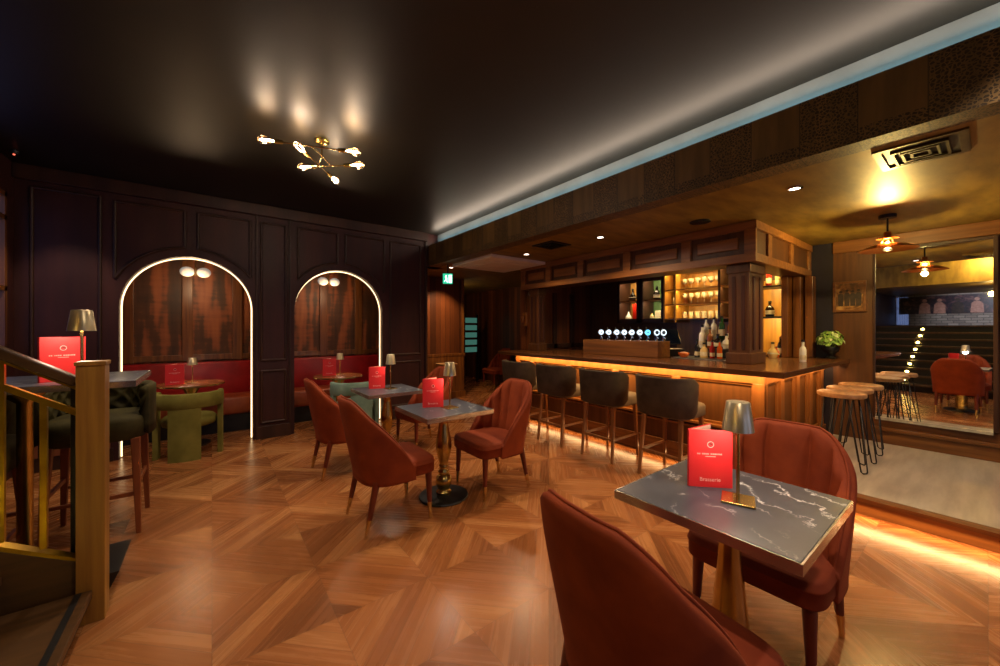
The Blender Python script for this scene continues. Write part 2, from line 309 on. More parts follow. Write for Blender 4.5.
# ------------------------------------------------------------------ mesh helpers
class MB:
    def __init__(s): s.bm = bmesh.new()
    def _bev(s, verts, bev, seg=2):
        if bev:
            es = list({e for v in verts for e in v.link_edges})
            bmesh.ops.bevel(s.bm, geom=es, offset=bev, segments=seg, affect='EDGES', profile=.5)
        return s
    def box(s, x0, y0, z0, x1, y1, z1, bev=0, seg=2):
        if x0 > x1: x0, x1 = x1, x0
        if y0 > y1: y0, y1 = y1, y0
        if z0 > z1: z0, z1 = z1, z0
        v = [s.bm.verts.new(p) for p in ((x0,y0,z0),(x1,y0,z0),(x1,y1,z0),(x0,y1,z0),(x0,y0,z1),(x1,y0,z1),(x1,y1,z1),(x0,y1,z1))]
        for f in ((3,2,1,0),(4,5,6,7),(0,1,5,4),(1,2,6,5),(2,3,7,6),(3,0,4,7)): s.bm.faces.new([v[i] for i in f])
        return s._bev(v, bev, seg)
    def prism(s, poly, f0, f1, bev=0):
        """poly: list of (a,b); f0,f1 map (a,b) to a point on each end"""
        A = [s.bm.verts.new(f0(*p)) for p in poly]; B = [s.bm.verts.new(f1(*p)) for p in poly]
        s.bm.faces.new(A[::-1]); s.bm.faces.new(B); n = len(poly)
        for i in range(n): s.bm.faces.new((A[i], A[(i+1) % n], B[(i+1) % n], B[i]))
        return s._bev(A+B, bev)
    def loft(s, rings, close=True, cap=True):
        V = [[s.bm.verts.new(p) for p in r] for r in rings]; n = len(V[0])
        for a, b in zip(V, V[1:]):
            for i in range(n if close else n-1): s.bm.faces.new((a[i], a[(i+1) % n], b[(i+1) % n], b[i]))
        if cap and close: s.bm.faces.new(V[0][::-1]); s.bm.faces.new(V[-1])
        return s
    def lathe(s, prof, c=(0, 0, 0), seg=24, sx=1., sy=1.):
        rings = [[(c[0]+max(r, .0004)*sx*math.cos(2*PI*k/seg), c[1]+max(r, .0004)*sy*math.sin(2*PI*k/seg), c[2]+z) for k in range(seg)] for r, z in prof]
        if prof[0][0] > .003 and prof[-1][0] > .003: return s.loft(rings+[rings[0]], cap=False)
        return s.loft(rings)
    def cyl(s, p0, p1, r0, r1=None, seg=12):
        r1 = r0 if r1 is None else r1
        p0 = Vector(p0); p1 = Vector(p1); d = (p1-p0).normalized()
        a = d.orthogonal().normalized(); b = d.cross(a)
        return s.loft([[tuple(p+(a*math.cos(2*PI*k/seg)+b*math.sin(2*PI*k/seg))*r) for k in range(seg)] for p, r in ((p0, r0), (p1, r1))])
    def bar(s, p0, p1, w0, w1=None, up=None, h0=None, h1=None, bev=0):
        """square section bar"""
        w1 = w0 if w1 is None else w1; h0 = w0 if h0 is None else h0; h1 = w1 if h1 is None else h1
        p0 = Vector(p0); p1 = Vector(p1); d = (p1-p0).normalized()
        up = Vector(up) if up else (Vector((0, 1, 0)) if abs(d.z) > .7 else Vector((0, 0, 1)))
        a = d.cross(up).normalized(); b = a.cross(d)
        A = [s.bm.verts.new(p0+a*w0/2*i+b*h0/2*j) for i, j in ((-1,-1),(1,-1),(1,1),(-1,1))]
        B = [s.bm.verts.new(p1+a*w1/2*i+b*h1/2*j) for i, j in ((-1,-1),(1,-1),(1,1),(-1,1))]
        s.bm.faces.new(A[::-1]); s.bm.faces.new(B)
        for i in range(4): s.bm.faces.new((A[i], A[(i+1) % 4], B[(i+1) % 4], B[i]))
        return s._bev(A+B, bev)
    def tube(s, pts, r, seg=8, closed=False):
        P = [Vector(p) for p in pts]; n = len(P); rings = []; a = None
        for i, p in enumerate(P):
            if closed: d = P[(i+1) % n]-P[i-1]
            else: d = P[min(i+1, n-1)]-P[max(i-1, 0)]
            d.normalize()
            if a is None: a = d.orthogonal().normalized()
            else:
                a = a-d*a.dot(d); a = a.normalized() if a.length > 1e-6 else d.orthogonal().normalized()
            b = d.cross(a)
            rings.append([tuple(p+(a*math.cos(2*PI*k/seg)+b*math.sin(2*PI*k/seg))*r) for k in range(seg)])
        if closed: rings.append(rings[0])
        return s.loft(rings, cap=not closed)
    def sphere(s, c, r, sx=1, sy=1, sz=1, seg=16):
        h = seg//2
        prof = [(r*math.sin(PI*i/h), -r*math.cos(PI*i/h)*sz) for i in range(h+1)]
        return s.lathe(prof, c, seg, sx, sy)
    def build(s, name, mat, parent=None, smooth=None, loc=None, rot=None):
        bmesh.ops.remove_doubles(s.bm, verts=s.bm.verts, dist=1e-5)
        bmesh.ops.recalc_face_normals(s.bm, faces=s.bm.faces)
        me = bpy.data.meshes.new(name); s.bm.to_mesh(me); s.bm.free()
        me.materials.append(M[mat] if isinstance(mat, str) else mat)
        if smooth is not None:
            me.polygons.foreach_set('use_smooth', [True]*len(me.polygons))
            if smooth < 180:
                me.set_sharp_from_angle(angle=math.radians(smooth))
        o = bpy.data.objects.new(name, me); COL.objects.link(o)
        if parent: o.parent = parent
        if loc: o.location = loc
        if rot: o.rotation_euler = rot
        return o
def tag(o, label, cat, group=None, kind=None):
    o['label'] = label; o['category'] = cat
    if group: o['group'] = group
    if kind: o['kind'] = kind
    return o
def empty(name, loc, rz=0., label=None, cat=None, group=None):
    o = bpy.data.objects.new(name, None); o.empty_display_size = .1; COL.objects.link(o)
    o.location = loc; o.rotation_euler = (0, 0, rz)
    if label: tag(o, label, cat, group)
    return o
def struct(o, name=None): o['kind'] = 'structure'; return o
def dup(root, loc, rz, label, group=None):
    r = root.copy(); COL.objects.link(r); r.location = loc; r.rotation_euler = (0, 0, rz); r['label'] = label
    if group: r['group'] = group
    for ch in list(root.children):
        c = ch.copy(); COL.objects.link(c); c.parent = r
        for g in list(ch.children):
            d = g.copy(); COL.objects.link(d); d.parent = c
    return r
def B(name, mat, *boxes, parent=None, bev=0, smooth=None):
    m = MB()
    for b in boxes: m.box(*b, bev=bev)
    return m.build(name, mat, parent, smooth)
def text(name, s, size, mat, parent, loc, rot, depth=.0006, align='CENTER', sx=1.):
    c = bpy.data.curves.new(name, 'FONT'); c.body = s; c.size = size; c.extrude = depth; c.align_x = align; c.align_y = 'CENTER'
    t = bpy.data.objects.new(name, c); COL.objects.link(t)
    dg = bpy.context.evaluated_depsgraph_get(); me = bpy.data.meshes.new_from_object(t.evaluated_get(dg))
    bpy.data.objects.remove(t); me.materials.clear(); me.materials.append(M[mat]); me.name = name
    o = bpy.data.objects.new(name, me); COL.objects.link(o); o.parent = parent; o.location = loc; o.rotation_euler = rot; o.scale = (sx, 1, 1)
    return o

# ------------------------------------------------------------------ SETTING
HC, LC = 2.98, 2.44           # upper and lower ceiling heights
AY = 5.66                     # face of the arched wall
struct(B('floor', 'floor', (-5.5, -2.5, -.1, 6.1, 10, 0)))
struct(B('ceiling', 'ceiling', (-1.6, -2.6, HC, 3.12, 5.9, HC+.1)))
struct(B('ceiling_stair', 'lowceil', (-5.5, -2.6, HC, -1.6, 2.82, HC+.1)))
# recess behind the beam lip
M['cove'] = var('pale_cove_paint', '8e8c86', 'a09e98', (3, 3, 3), .6)
struct(B('trim_1', 'cove', (3.02, -2.5, LC+.06, 3.12, 5.66, HC)))
struct(B('ceiling_beam', 'beam', (2.85, -2.5, LC, 2.90, 5.66, 2.78), (2.90, -2.5, LC, 3.02, 5.66, LC+.06)), )
bpy.data.objects['ceiling_beam'].name = 'trim_2'
struct(B('ceiling_low', 'lowceil', (3.02, -2.5, LC, 6.1, 10, LC+.06), (2.85, 5.66, LC, 3.02, 10, LC+.06)))
bpy.data.objects['ceiling_low'].name = 'ceiling_lower'
# arched wall: outline with two arch openings, extruded
def arch_wall(x0, x1, arches, y0, y1, z1, mat, name):
    m = MB(); N = 28; r = .6
    xs = x0
    for c, rr, sp in arches:
        m.box(xs, y0, 0, c-rr, y1, z1)
        pts = [(c-rr*math.cos(PI*k/N), sp+rr*math.sin(PI*k/N)) for k in range(N+1)]
        for a, b in zip(pts, pts[1:]):
            m.prism([(a[0], a[1]), (b[0], b[1]), (b[0], z1), (a[0], z1)], lambda p, q: (p, y0, q), lambda p, q: (p, y1, q))
        xs = c+rr
    m.box(xs, y0, 0, x1, y1, z1)
    return m.build(name, mat)
ARCH = [(-.19, .6, 1.64), (1.475, .6, 1.64)]
struct(B('wall_back_upper', 'dark_panel', (2.82, AY, LC, 3.12, AY+.2, HC)))
struct(arch_wall(-1.5, 2.82, ARCH, AY, AY+.2, HC, 'dark_panel', 'wall_back'))
# raised picture-frame mouldings on the arched wall
def frame_loop(m, pts, y, r=.011):
    m.tube([(p[0], y, p[1]) for p in pts], r, 6, closed=True)
def rect(x0, z0, x1, z1): return [(x0, z0), (x1, z0), (x1, z1), (x0, z1)]
def seg_rect(x0, x1, z0, z1, n=1):   # dense rectangle so the tube mitres stay tidy
    return rect(x0, z0, x1, z1)
def moulding(name, loops):
    m = MB()
    for l in loops:
        for i in range(len(l)):
            a, b = l[i], l[(i+1) % len(l)]
            m.cyl((a[0], AY-.002, a[1]), (b[0], AY-.002, b[1]), .016, .016, 8)
    return struct(m.build(name, 'mahog', smooth=60))
def spandrel(c, xa, xb, r=.70, sp=1.64, top=2.76):
    # panel over half of an arch, lower edge following the curve
    n = 12; pts = [(xa, top), (xb, top)]
    lo = []
    for k in range(n+1):
        x = xb+(xa-xb)*k/n; d = r*r-(x-c)**2
        lo.append((x, sp+math.sqrt(d) if d > 0 else sp+.02))
    return pts+lo
moulding('trim_3', [rect(-1.39, 1.05, -.93, 2.78), rect(-1.39, .2, -.93, .9)])
moulding('trim_4', [spandrel(-.19, -.82, -.25), spandrel(-.19, -.13, .38)])
moulding('trim_5', [rect(.5, 1.0, .77, 2.76), rect(.5, .2, .77, .86)])
moulding('trim_6', [spandrel(1.475, .92, 1.42), spandrel(1.475, 1.53, 2.1)])
moulding('trim_7', [rect(2.2, 1.0, 2.7, 2.76), rect(2.2, .2, 2.7, .88)])
struct(B('trim_8', 'mahog', (.44, AY-.03, 0, .46, AY, HC), (.81, AY-.03, 0, .83, AY, HC), (.44, AY-.04, 0, .83, AY, .16), bev=.004))
struct(B('trim_9', 'mahog', (-1.5, AY-.05, 2.84, 2.82, AY, HC), (2.78, AY-.03, 0, 2.82, AY, 2.84), bev=.006))
struct(B('baseboard_back', 'mahog', (-1.5, AY-.02, 0, -.83, AY, .14), (2.1, AY-.02, 0, 2.78, AY, .14), bev=.004))
struct(B('trim_10', 'pinkbrown', *[(-1.5+.165*k, AY-.035, .14, -1.5+.165*k+.155, AY-.012, .93) for k in range(4)], bev=.004))
# alcoves behind the arches
struct(B('wall_alcove', 'tapestry', (-1.3, 6.8, 0, .62, 6.9, HC), (.66, 6.8, 0, 2.75, 6.9, HC)))
struct(B('wall_alcove_side', 'oak', (-1.32, 5.86, 0, -1.22, 6.8, HC), (.60, 5.86, 0, .68, 6.9, HC), (2.66, 5.86, 0, 2.76, 6.9, HC)))
for i, cx in enumerate((-.25, 1.5)):
    struct(B('trim_%d' % (11+i), 'oak', *[(cx+d-.06, 6.765, .95, cx+d+.06, 6.8, HC) for d in (-.62, -.02, .55)], (cx-.9, 6.77, .96, cx+.9, 6.8, 1.04), bev=.006))
    struct(B('ceiling_alcove', 'ceiling', (cx-.95, 5.86, 2.6, cx+.9, 6.8, 2.66)))
# left window wall
struct(B('wall_left', 'dark_panel', (-1.6, 2.82, 0, -1.5, 4.5, HC), (-1.6, 5.52, 0, -1.5, AY, HC), (-1.6, 4.5, 0, -1.5, 5.52, 1.2), (-1.6, 4.5, 2.66, -1.5, 5.52, HC)))
wn = struct(B('window_1', 'oak', *[(-1.56, y, 1.2, -1.5, y+.05, 2.66) for y in (4.5, 4.97, 5.47)], *[(-1.56, 4.5, z, -1.5, 5.52, z+.045) for z in (1.2, 1.75, 2.40, 2.615)]))
B('window_pane', 'window_dusk', (-1.545, 4.52, 1.22, -1.535, 5.5, 2.64), parent=wn)
# staircase zone behind and left of the camera (seen in the wall mirror)
struct(B('ceiling_bulkhead', 'lowceil', (-1.6, -2.5, 2.44, -1.5, 2.82, HC), (-5.4, -2.5, 2.44, -1.6, 2.72, 2.5)))
struct(B('wall_stair_side', 'dark_panel', (-5.4, 2.72, 0, -1.6, 2.82, HC)))
struct(B('wall_stair', 'brick', (-5.5, -2.5, 0, -5.4, 2.8, HC)))
struct(B('wall_rear', 'dark_panel', (-5.5, -2.6, 0, .1, -2.5, HC), (1.7, -2.6, 0, 2.2, -2.5, HC), (3.8, -2.6, 0, 6.1, -2.5, HC), (.1, -2.6, 0, 1.7, -2.5, .8), (2.2, -2.6, 0, 3.8, -2.5, .8), (.1, -2.6, 2.4, 1.7, -2.5, HC), (2.2, -2.6, 2.4, 3.8, -2.5, HC)))
for i, x in enumerate((.1, 2.2)):
    wo = struct(B('window_%d' % (2+i), 'oak', (x, -2.56, .8, x+.06, -2.5, 2.4), (x+1.54, -2.56, .8, x+1.6, -2.5, 2.4), (x+.77, -2.56, .8, x+.83, -2.5, 2.4), (x, -2.56, .8, x+1.6, -2.5, .86), (x, -2.56, 1.6, x+1.6, -2.5, 1.64), (x, -2.56, 2.34, x+1.6, -2.5, 2.4)))
    B('window_pane', 'window_sky', (x+.02, -2.55, .82, x+1.58, -2.54, 2.38), parent=wo)
# right wall with mirror; bar back wall; hall
WX = 5.95
struct(B('wall_right', 'walnut', (WX, -2.5, 0, WX+.12, 1.14, LC), (WX, 1.5, 0, WX+.12, 4.82, LC)))
struct(B('wall_right_recess', 'bluewall', (WX, 1.14, 0, WX+.12, 1.5, LC)))
bpy.data.objects['wall_right_recess'].name = 'wall_right_dark'
struct(B('baseboard_right', 'oak_h', (WX-.03, -2.5, .13, WX, .80, .27), (WX-.055, -2.5, .27, WX, .80, .31), (WX-.02, -2.5, .31, WX, .80, .40), bev=.006))
struct(B('floor_platform', 'platform', (3.92, -2.5, .001, WX, 1.22, .13)))
pl = struct(B('trim_13', 'oak_h', (3.86, -2.5, .105, 3.96, 1.22, .132), (3.895, -2.5, 0, 3.918, 1.22, .105)))
bpy.data.objects['floor_platform'].name = 'floor_raised'
struct(B('trim_14', 'oak_h', (WX-.03, -2.5, 2.30, WX, 1.14, LC), bev=.006))
# hall beyond the arched wall
struct(B('wall_hall', 'planks', (3.22, 6.7, .85, 4.18, 6.8, LC)))
struct(B('trim_15', 'oak', (3.22, 6.67, .12, 4.18, 6.7, .85), (3.22, 6.64, 0, 4.20, 6.7, .12), (3.22, 6.66, .85, 4.2, 6.7, .90), (4.12, 6.67, .9, 4.18, 6.7, LC), bev=.004))
struct(B('wall_hall_end', 'darkwall', (2.85, 9.9, 0, 6.1, 10, LC), (2.72, 5.86, 0, 2.82, 10, LC), (2.82, 6.9, 0, 3.2, 7.0, LC)))
struct(B('wall_hall_side', 'planks', (6.0, 4.82, 0, 6.1, 10, LC)))

# ------------------------------------------------------------------ LED arches
def arch_strip(c, sp, r, y, z0, left=True):
    N = 32; pts = []
    if left: pts.append((c-r, y, z0))
    for k in range(N+1):
        pts.append((c-r*math.cos(PI*k/N), y, sp+r*math.sin(PI*k/N)))
    pts.append((c+r, y, z0))
    return MB().tube(pts, .0065, 8).build('light_strip', 'led', smooth=180)
for i, (c, r, sp) in enumerate(ARCH):
    o = arch_strip(c, sp, r-.008, AY+.10, .01)
    tag(o, ['warm glowing light strip lining the wider arch behind the green chair', 'warm glowing light strip lining the arch nearer the bar'][i], 'light strip', 'arch light strips')

# ------------------------------------------------------------------ banquettes
def banquette(cx, x0, x1, label):
    t = empty('banquette', (cx, 6.5, 0), 0, label, 'banquette', 'alcove banquettes')
    B('plinth', 'black', (x0-cx, -.20, 0, x1-cx, .28, .24), parent=t)
    B('seat_cushion', 'tan_leather', (x0-cx, -.27, .24, x1-cx, .18, .48), parent=t, bev=.035, smooth=60)
    B('backrest', 'red_leather', *[(x0-cx+(x1-x0)*k+.003, .16, .44, x0-cx+(x1-x0)*(k+1)-.003, .262, .94) for k in range(1)], parent=t, bev=.025, smooth=60)
banquette(-.3, -1.2, .58, 'red leather banquette in the wider arch behind the green chair')
banquette(1.67, .70, 2.64, 'red leather banquette in the arch nearer the bar')

# ------------------------------------------------------------------ tables
def baluster_profile():
    return [(.0, .03), (.06, .03), (.065, .045), (.05, .06), (.048, .075), (.062, .10), (.068, .13), (.06, .165), (.04, .185), (.046, .20), (.046, .215), (.036, .225),
            (.034, .25), (.04, .26), (.034, .275), (.044, .31), (.060, .37), (.066, .42), (.062, .47), (.050, .54), (.040, .60), (.036, .64), (.046, .655), (.046, .67), (.06, .68), (.06, .70), (0, .70)]
def cone_profile():
    return [(0, .03), (.075, .03), (.078, .045), (.07, .06), (.074, .12), (.070, .2), (.058, .33), (.044, .46), (.036, .58), (.036, .64), (.05, .66), (.06, .68), (.06, .70), (0, .70)]
def marble_table(loc, sx, sy, label, prof):
    t = empty('marble_table', loc, 0, label, 'table', 'square marble tables')
    MB().box(-sx/2+.006, -sy/2+.006, .712, sx/2-.006, sy/2-.006, .742, bev=.002).build('tabletop', 'marble', t)
    m = MB()
    for a in ((-sx/2, -sy/2, sx/2, -sy/2+.006), (-sx/2, sy/2-.006, sx/2, sy/2), (-sx/2, -sy/2+.006, -sx/2+.006, sy/2-.006), (sx/2-.006, -sy/2+.006, sx/2, sy/2-.006)):
        m.box(a[0], a[1], .706, a[2], a[3], .740)
    m.build('edge_band', 'marble_edge', t)
    MB().lathe([(0, 0), (.20, 0), (.205, .008), (.20, .018), (.08, .03), (0, .03)], seg=40).build('base', 'black', t, 40)
    MB().lathe(prof, seg=32).build('pedestal', 'gold', t, 50)
    B('mounting_plate', 'black', (-.14, -.14, .70, .14, .14, .711), parent=t)
    return t
marble_table((1.63, .625, 0), .64, .62, 'square dark marble table in the foreground between two rust chairs', cone_profile())
marble_table((1.54, 2.78, 0), .60, .60, 'square dark marble table mid room on a gold turned pedestal', baluster_profile())
marble_table((1.52, 4.01, 0), .60, .60, 'square marble table nearest the arches, behind the middle table', baluster_profile())

# ------------------------------------------------------------------ velvet dining chair (faces +Y)
def superpt(th, w, d, n=2.6):
    c, s_ = math.cos(th), math.sin(th)
    return (w*math.copysign(abs(s_)**(2/n), s_), -d*math.copysign(abs(c)**(2/n), c))
def make_chair(label, loc, rz):
    t = empty('dining_chair', loc, rz, label, 'chair', 'rust velvet dining chairs')
    # seat: rounded block with domed top
    m = MB(); rings = []; N = 40
    def seat_out(k, ins):
        a = 2*PI*k/N; c, s_ = math.cos(a), math.sin(a); n = 7 if s_ > 0 else 3.4
        return ((.258-ins)*math.copysign(abs(c)**(2/n), c), (.25-ins)*math.copysign(abs(s_)**(2/n), s_)+.02)
    for z, ins in ((.345, .012), (.352, .002), (.36, .0), (.415, 0), (.418, -.004), (.424, -.004), (.428, .0), (.445, .003), (.455, .012), (.462, .04), (.468, .11), (.47, .20)):
        rings.append([(*seat_out(k, ins), z) for k in range(N)])
    m.loft(rings); m.build('seat', 'velvet_seat', t, 180)
    pp = [(*seat_out(k, .0), .43) for k in range(N) if k < 24 or k > 36]
    # backrest shell: U-shaped, wings sloping down to the seat, fluted inside
    m = MB(); TH = math.radians(104); NT_ = 143; rings = []; edge = []
    def shell(th, z, ins):
        lean = max(0, (z-.36))
        wv = .270+.022*min(1, lean/.4) - ins
        if z > .68: wv -= .030*((z-.68)/.24)**2
        x, y = superpt(th, wv, .245-ins, 2.9)
        return x, y-.20*lean*max(0, min(1, (.06-y)/.2))
    for i in range(NT_+1):
        th = -TH+2*TH*i/NT_
        xb, yb = superpt(th, .27, .245, 2.9)
        t_ = max(0, min(1, (yb+.232)/.305))
        zt = .445+.475*(1-t_**1.18)-.05*abs(xb/.27)**5*(1-t_)
        zb = .33; n = 14; ring = []
        for k in range(n+1):
            z = zb+(zt-.02-zb)*k/n; ring.append((*shell(th, z, 0), z))
        ring.append((*shell(th, zt-.006, .008), zt-.004)); ring.append((*shell(th, zt, .024), zt)); ring.append((*shell(th, zt-.006, .040), zt-.004))
        for k in range(n, -1, -1):
            z = zb+(zt-.02-zb)*k/n; q = (z-.33)/.59
            rl = min(1, max(0, (z-.44)/.06))*min(1, max(0, (zt-.01-z)/.03))*(1 if t_ < .75 else max(0, (1-t_)*4))
            ph = th*(1+.55*(1-q))
            ch = abs(math.cos(ph*5.6))**.5
            ring.append((*shell(th, z, .050+.030*(ch-.45)*rl), z))
        rings.append(ring); edge.append((*shell(th, zt-.002, .026), zt+.001))
    m.loft(rings); b = m.build('backrest', 'velvet', t, 180)
    MB().tube(edge, .006, 6).build('piping', 'velvet', b, 180)
    for sx in (-1, 1):
        for fr in (1, -1):
            p0 = (sx*.205, .215 if fr > 0 else -.17, .36); p1 = (sx*(.212 if fr > 0 else .212), .222 if fr > 0 else -.222, .12)
            q = (p1[0]+(p1[0]-p0[0])*.5, p1[1]+(p1[1]-p0[1])*.5, 0)
            l = MB().cyl(p0, p1, .026, .0165, 12).build('leg', 'leg', t, 50)
            MB().cyl(p1, q, .0172, .011, 12).build('ferrule', 'brass', l, 50)
    return t
ch = make_chair('rust velvet chair, back to the camera, on the left of the middle marble table', (1.06, 2.74, 0), -R90)
dup(ch, (1.98, 2.70, 0), R90, 'rust velvet chair with fluted back, right of the middle marble table')
dup(ch, (1.05, 3.94, 0), -R90, 'rust velvet chair at the left of the rear marble table, nearest the arches')
dup(ch, (2.02, 4.15, 0), R90+.1, 'rust velvet chair partly hidden behind the middle table lamp and menu')
dup(ch, (2.02, .62, 0), R90, 'large rust velvet chair with fluted back behind the foreground table')
dup(ch, (1.10, .625, 0), -R90-.13, 'nearest rust velvet chair seen from behind at the bottom of the photo')
dup(ch, (5.42, 7.2, 0), R90, 'small distant red chair in the dark passage beyond the bar stools')

# ------------------------------------------------------------------ upholstered bar stools (face +Y)
def make_stool(label, loc, rz):
    t = empty('bar_stool', loc, rz, label, 'bar stool', 'taupe velvet bar stools')
    m = MB(); N = 32; rings = []
    def so(k, ins):
        a = 2*PI*k/N; c, s_ = math.cos(a), math.sin(a); n = 6
        return ((.215-ins)*math.copysign(abs(c)**(2/n), c), (.235-ins)*math.copysign(abs(s_)**(2/n), s_)+.075)
    for z, ins in ((.57, .012), (.58, 0), (.66, 0), (.678, .008), (.69, .03), (.697, .09)): rings.append([(*so(k, ins), z) for k in range(N)])
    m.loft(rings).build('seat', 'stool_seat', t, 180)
    m = MB(); rings = []
    for i in range(45):
        u = -1+2*i/44; a = abs(u)
        x, y = superpt(u*math.radians(88), .255, .24, 3.2); y -= .01
        x2, y2 = superpt((u+.01)*math.radians(88), .255, .24, 3.2); nx, ny = (y2-.01-y), -(x2-x); L = math.hypot(nx, ny) or 1; nx /= L; ny /= L
        if ny > 0 and a < .5: nx, ny = -nx, -ny
        if nx*x+ny*y < 0: nx, ny = -nx, -ny
        c = .05*max(0, (a-.82)/.18)**2
        ring = []
        for dz, off in ((.60+c, .004), (.605+c, .016), (.78, .022), (.945-c, .026), (.958-c, .022), (.962-c, .010), (.958-c, -.004), (.945-c, -.022), (.78, -.024), (.605+c, -.018), (.60+c, -.004)):
            ring.append((x+nx*off, y+ny*off-.05*(dz-.6)*max(0, min(1, -y/.2)), dz))
        rings.append(ring)
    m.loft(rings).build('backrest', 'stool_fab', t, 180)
    P = {}
    for sx in (-1, 1):
        for fr in (-1, 1):
            p0 = Vector((sx*.18, .03+.19*fr, .575)); p1 = Vector((sx*.2, .015+.235*fr, 0))
            P[sx, fr] = (p0, p1)
            MB().bar(p0, p1, .036, .024, up=(0, 1, 0), bev=.003).build('leg', 'stool_leg', t)
    def at(sx, fr, z):
        p0, p1 = P[sx, fr]; k = (p0.z-z)/(p0.z-p1.z); return p0+(p1-p0)*k
    for a, b, z in (((-1, -1), (1, -1), .24), ((-1, 1), (1, 1), .24), ((-1, -1), (-1, 1), .24), ((1, -1), (1, 1), .24)):
        MB().bar(at(*a, z), at(*b, z), .018, h0=.03, bev=.002).build('footrest', 'stool_leg', t)
    return t
st = make_stool('taupe bar stool nearest the camera, in front of the bar corner', (3.50, 1.86, 0), -R90)
dup(st, (3.50, 2.57, 0), -R90, 'second taupe bar stool along from the bar corner')
dup(st, (3.50, 3.28, 0), -R90, 'third taupe bar stool along from the bar corner')
dup(st, (3.50, 3.98, 0), -R90, 'farthest taupe bar stool, mostly hidden by the fluted chair')

# ------------------------------------------------------------------ hairpin stools
def make_hairpin(label, loc, rz):
    t = empty('hairpin_stool', loc, rz, label, 'stool', 'wooden hairpin stools')
    MB().lathe([(0, .645), (.16, .645), (.172, .652), (.175, .668), (.172, .684), (.16, .69), (0, .69)], seg=36).build('seat', 'pale_wood', t, 40)
    for k in range(4):
        a = PI/4+k*R90; d = Vector((math.cos(a), math.sin(a), 0)); s_ = Vector((-math.sin(a), math.cos(a), 0))
        pts = [d*.11+s_*.055+Vector((0, 0, .645)), d*.205+s_*.03+Vector((0, 0, .02)), d*.212+s_*.015+Vector((0, 0, .008)), d*.212-s_*.015+Vector((0, 0, .008)), d*.205-s_*.03+Vector((0, 0, .02)), d*.11-s_*.055+Vector((0, 0, .645))]
        MB().tube([tuple(p) for p in pts], .0055, 8).build('leg', 'black', t, 180)
    return t
hs = make_hairpin('round wooden hairpin stool nearest the camera at the bar end', (4.63, .83, .13), .2)
dup(hs, (5.02, .84, .13), .35, 'middle one of the round wooden hairpin stools at the bar end')
dup(hs, (5.42, .82, .13), .1, 'round wooden hairpin stool closest to the mirror')

# ------------------------------------------------------------------ green tub chairs (face +Y)
def make_tub(label, loc, rz, mat):
    t = empty('tub_chair', loc, rz, label, 'chair')
    m = MB(); rings = []
    for i in range(41):
        th = math.radians(-105+210*i/40)
        o_ = (.31*math.sin(th), -.28*math.cos(th)); n_ = (.255*math.sin(th), -.225*math.cos(th))
        zb, zt = .55, .71
        rings.append([(*o_, zb+.01), (*o_, zt-.015), (o_[0]*.97, o_[1]*.97, zt), (n_[0]*1.03, n_[1]*1.03, zt), (*n_, zt-.015), (*n_, zb+.01), (n_[0]*1.03, n_[1]*1.03, zb), (o_[0]*.97, o_[1]*.97, zb)])
    m.loft(rings).build('back_band', mat, t, 60)
    def panel(a0, a1, ro=(.305, .275), ri=(.262, .232), z1=.56):
        mm = MB(); rr = []
        for i in range(13):
            th = math.radians(a0+(a1-a0)*i/12)
            rr.append([(ro[0]*math.sin(th), -ro[1]*math.cos(th), 0), (ro[0]*math.sin(th), -ro[1]*math.cos(th), z1), (ri[0]*math.sin(th), -ri[1]*math.cos(th), z1), (ri[0]*math.sin(th), -ri[1]*math.cos(th), 0)])
        return mm.loft(rr).build('leg_panel', mat, t, 60)
    panel(-27, 27); panel(78, 104); panel(-104, -78)
    MB().lathe([(0, .33), (.20, .33), (.235, .345), (.245, .385), (.24, .42), (.215, .445), (.12, .455), (0, .457)], (0, .02, 0), 36, 1, .92).build('seat_cushion', mat, t, 180)
    return t
make_tub('green velvet tub chair with a broad back panel in front of the wider arch', (-.20, 5.42, 0), -.12, 'green')
make_tub('sage grey tub chair half hidden behind the rust chairs at the right arch', (1.52, 5.17, 0), .05, 'teal')
def round_table(label, loc, r):
    t = empty('round_table', loc, 0, label, 'table', 'round alcove tables')
    MB().lathe([(0, .715), (r-.03, .715), (r, .722), (r, .738), (r-.006, .745), (0, .745)], seg=48).build('tabletop', 'round_top', t, 40)
    MB().lathe([(r, .722), (r+.004, .722), (r+.004, .738), (r, .738)], seg=48).build('edge_band', 'brass', t, 40)
    MB().lathe([(0, 0), (.19, 0), (.19, .012), (.05, .03), (0, .03)], seg=36).build('base', 'black', t, 40)
    MB().lathe([(0, .03), (.045, .03), (.04, .3), (.045, .6), (.085, .68), (.09, .714), (0, .714)], seg=28).build('pedestal', 'gold', t, 60)
round_table('round brown table in front of the red banquette at the wider arch', (-.2, 5.90, 0), .33)
round_table('round brown table in the arch nearer the bar, behind the sage chair', (1.42, 5.62, 0), .32)

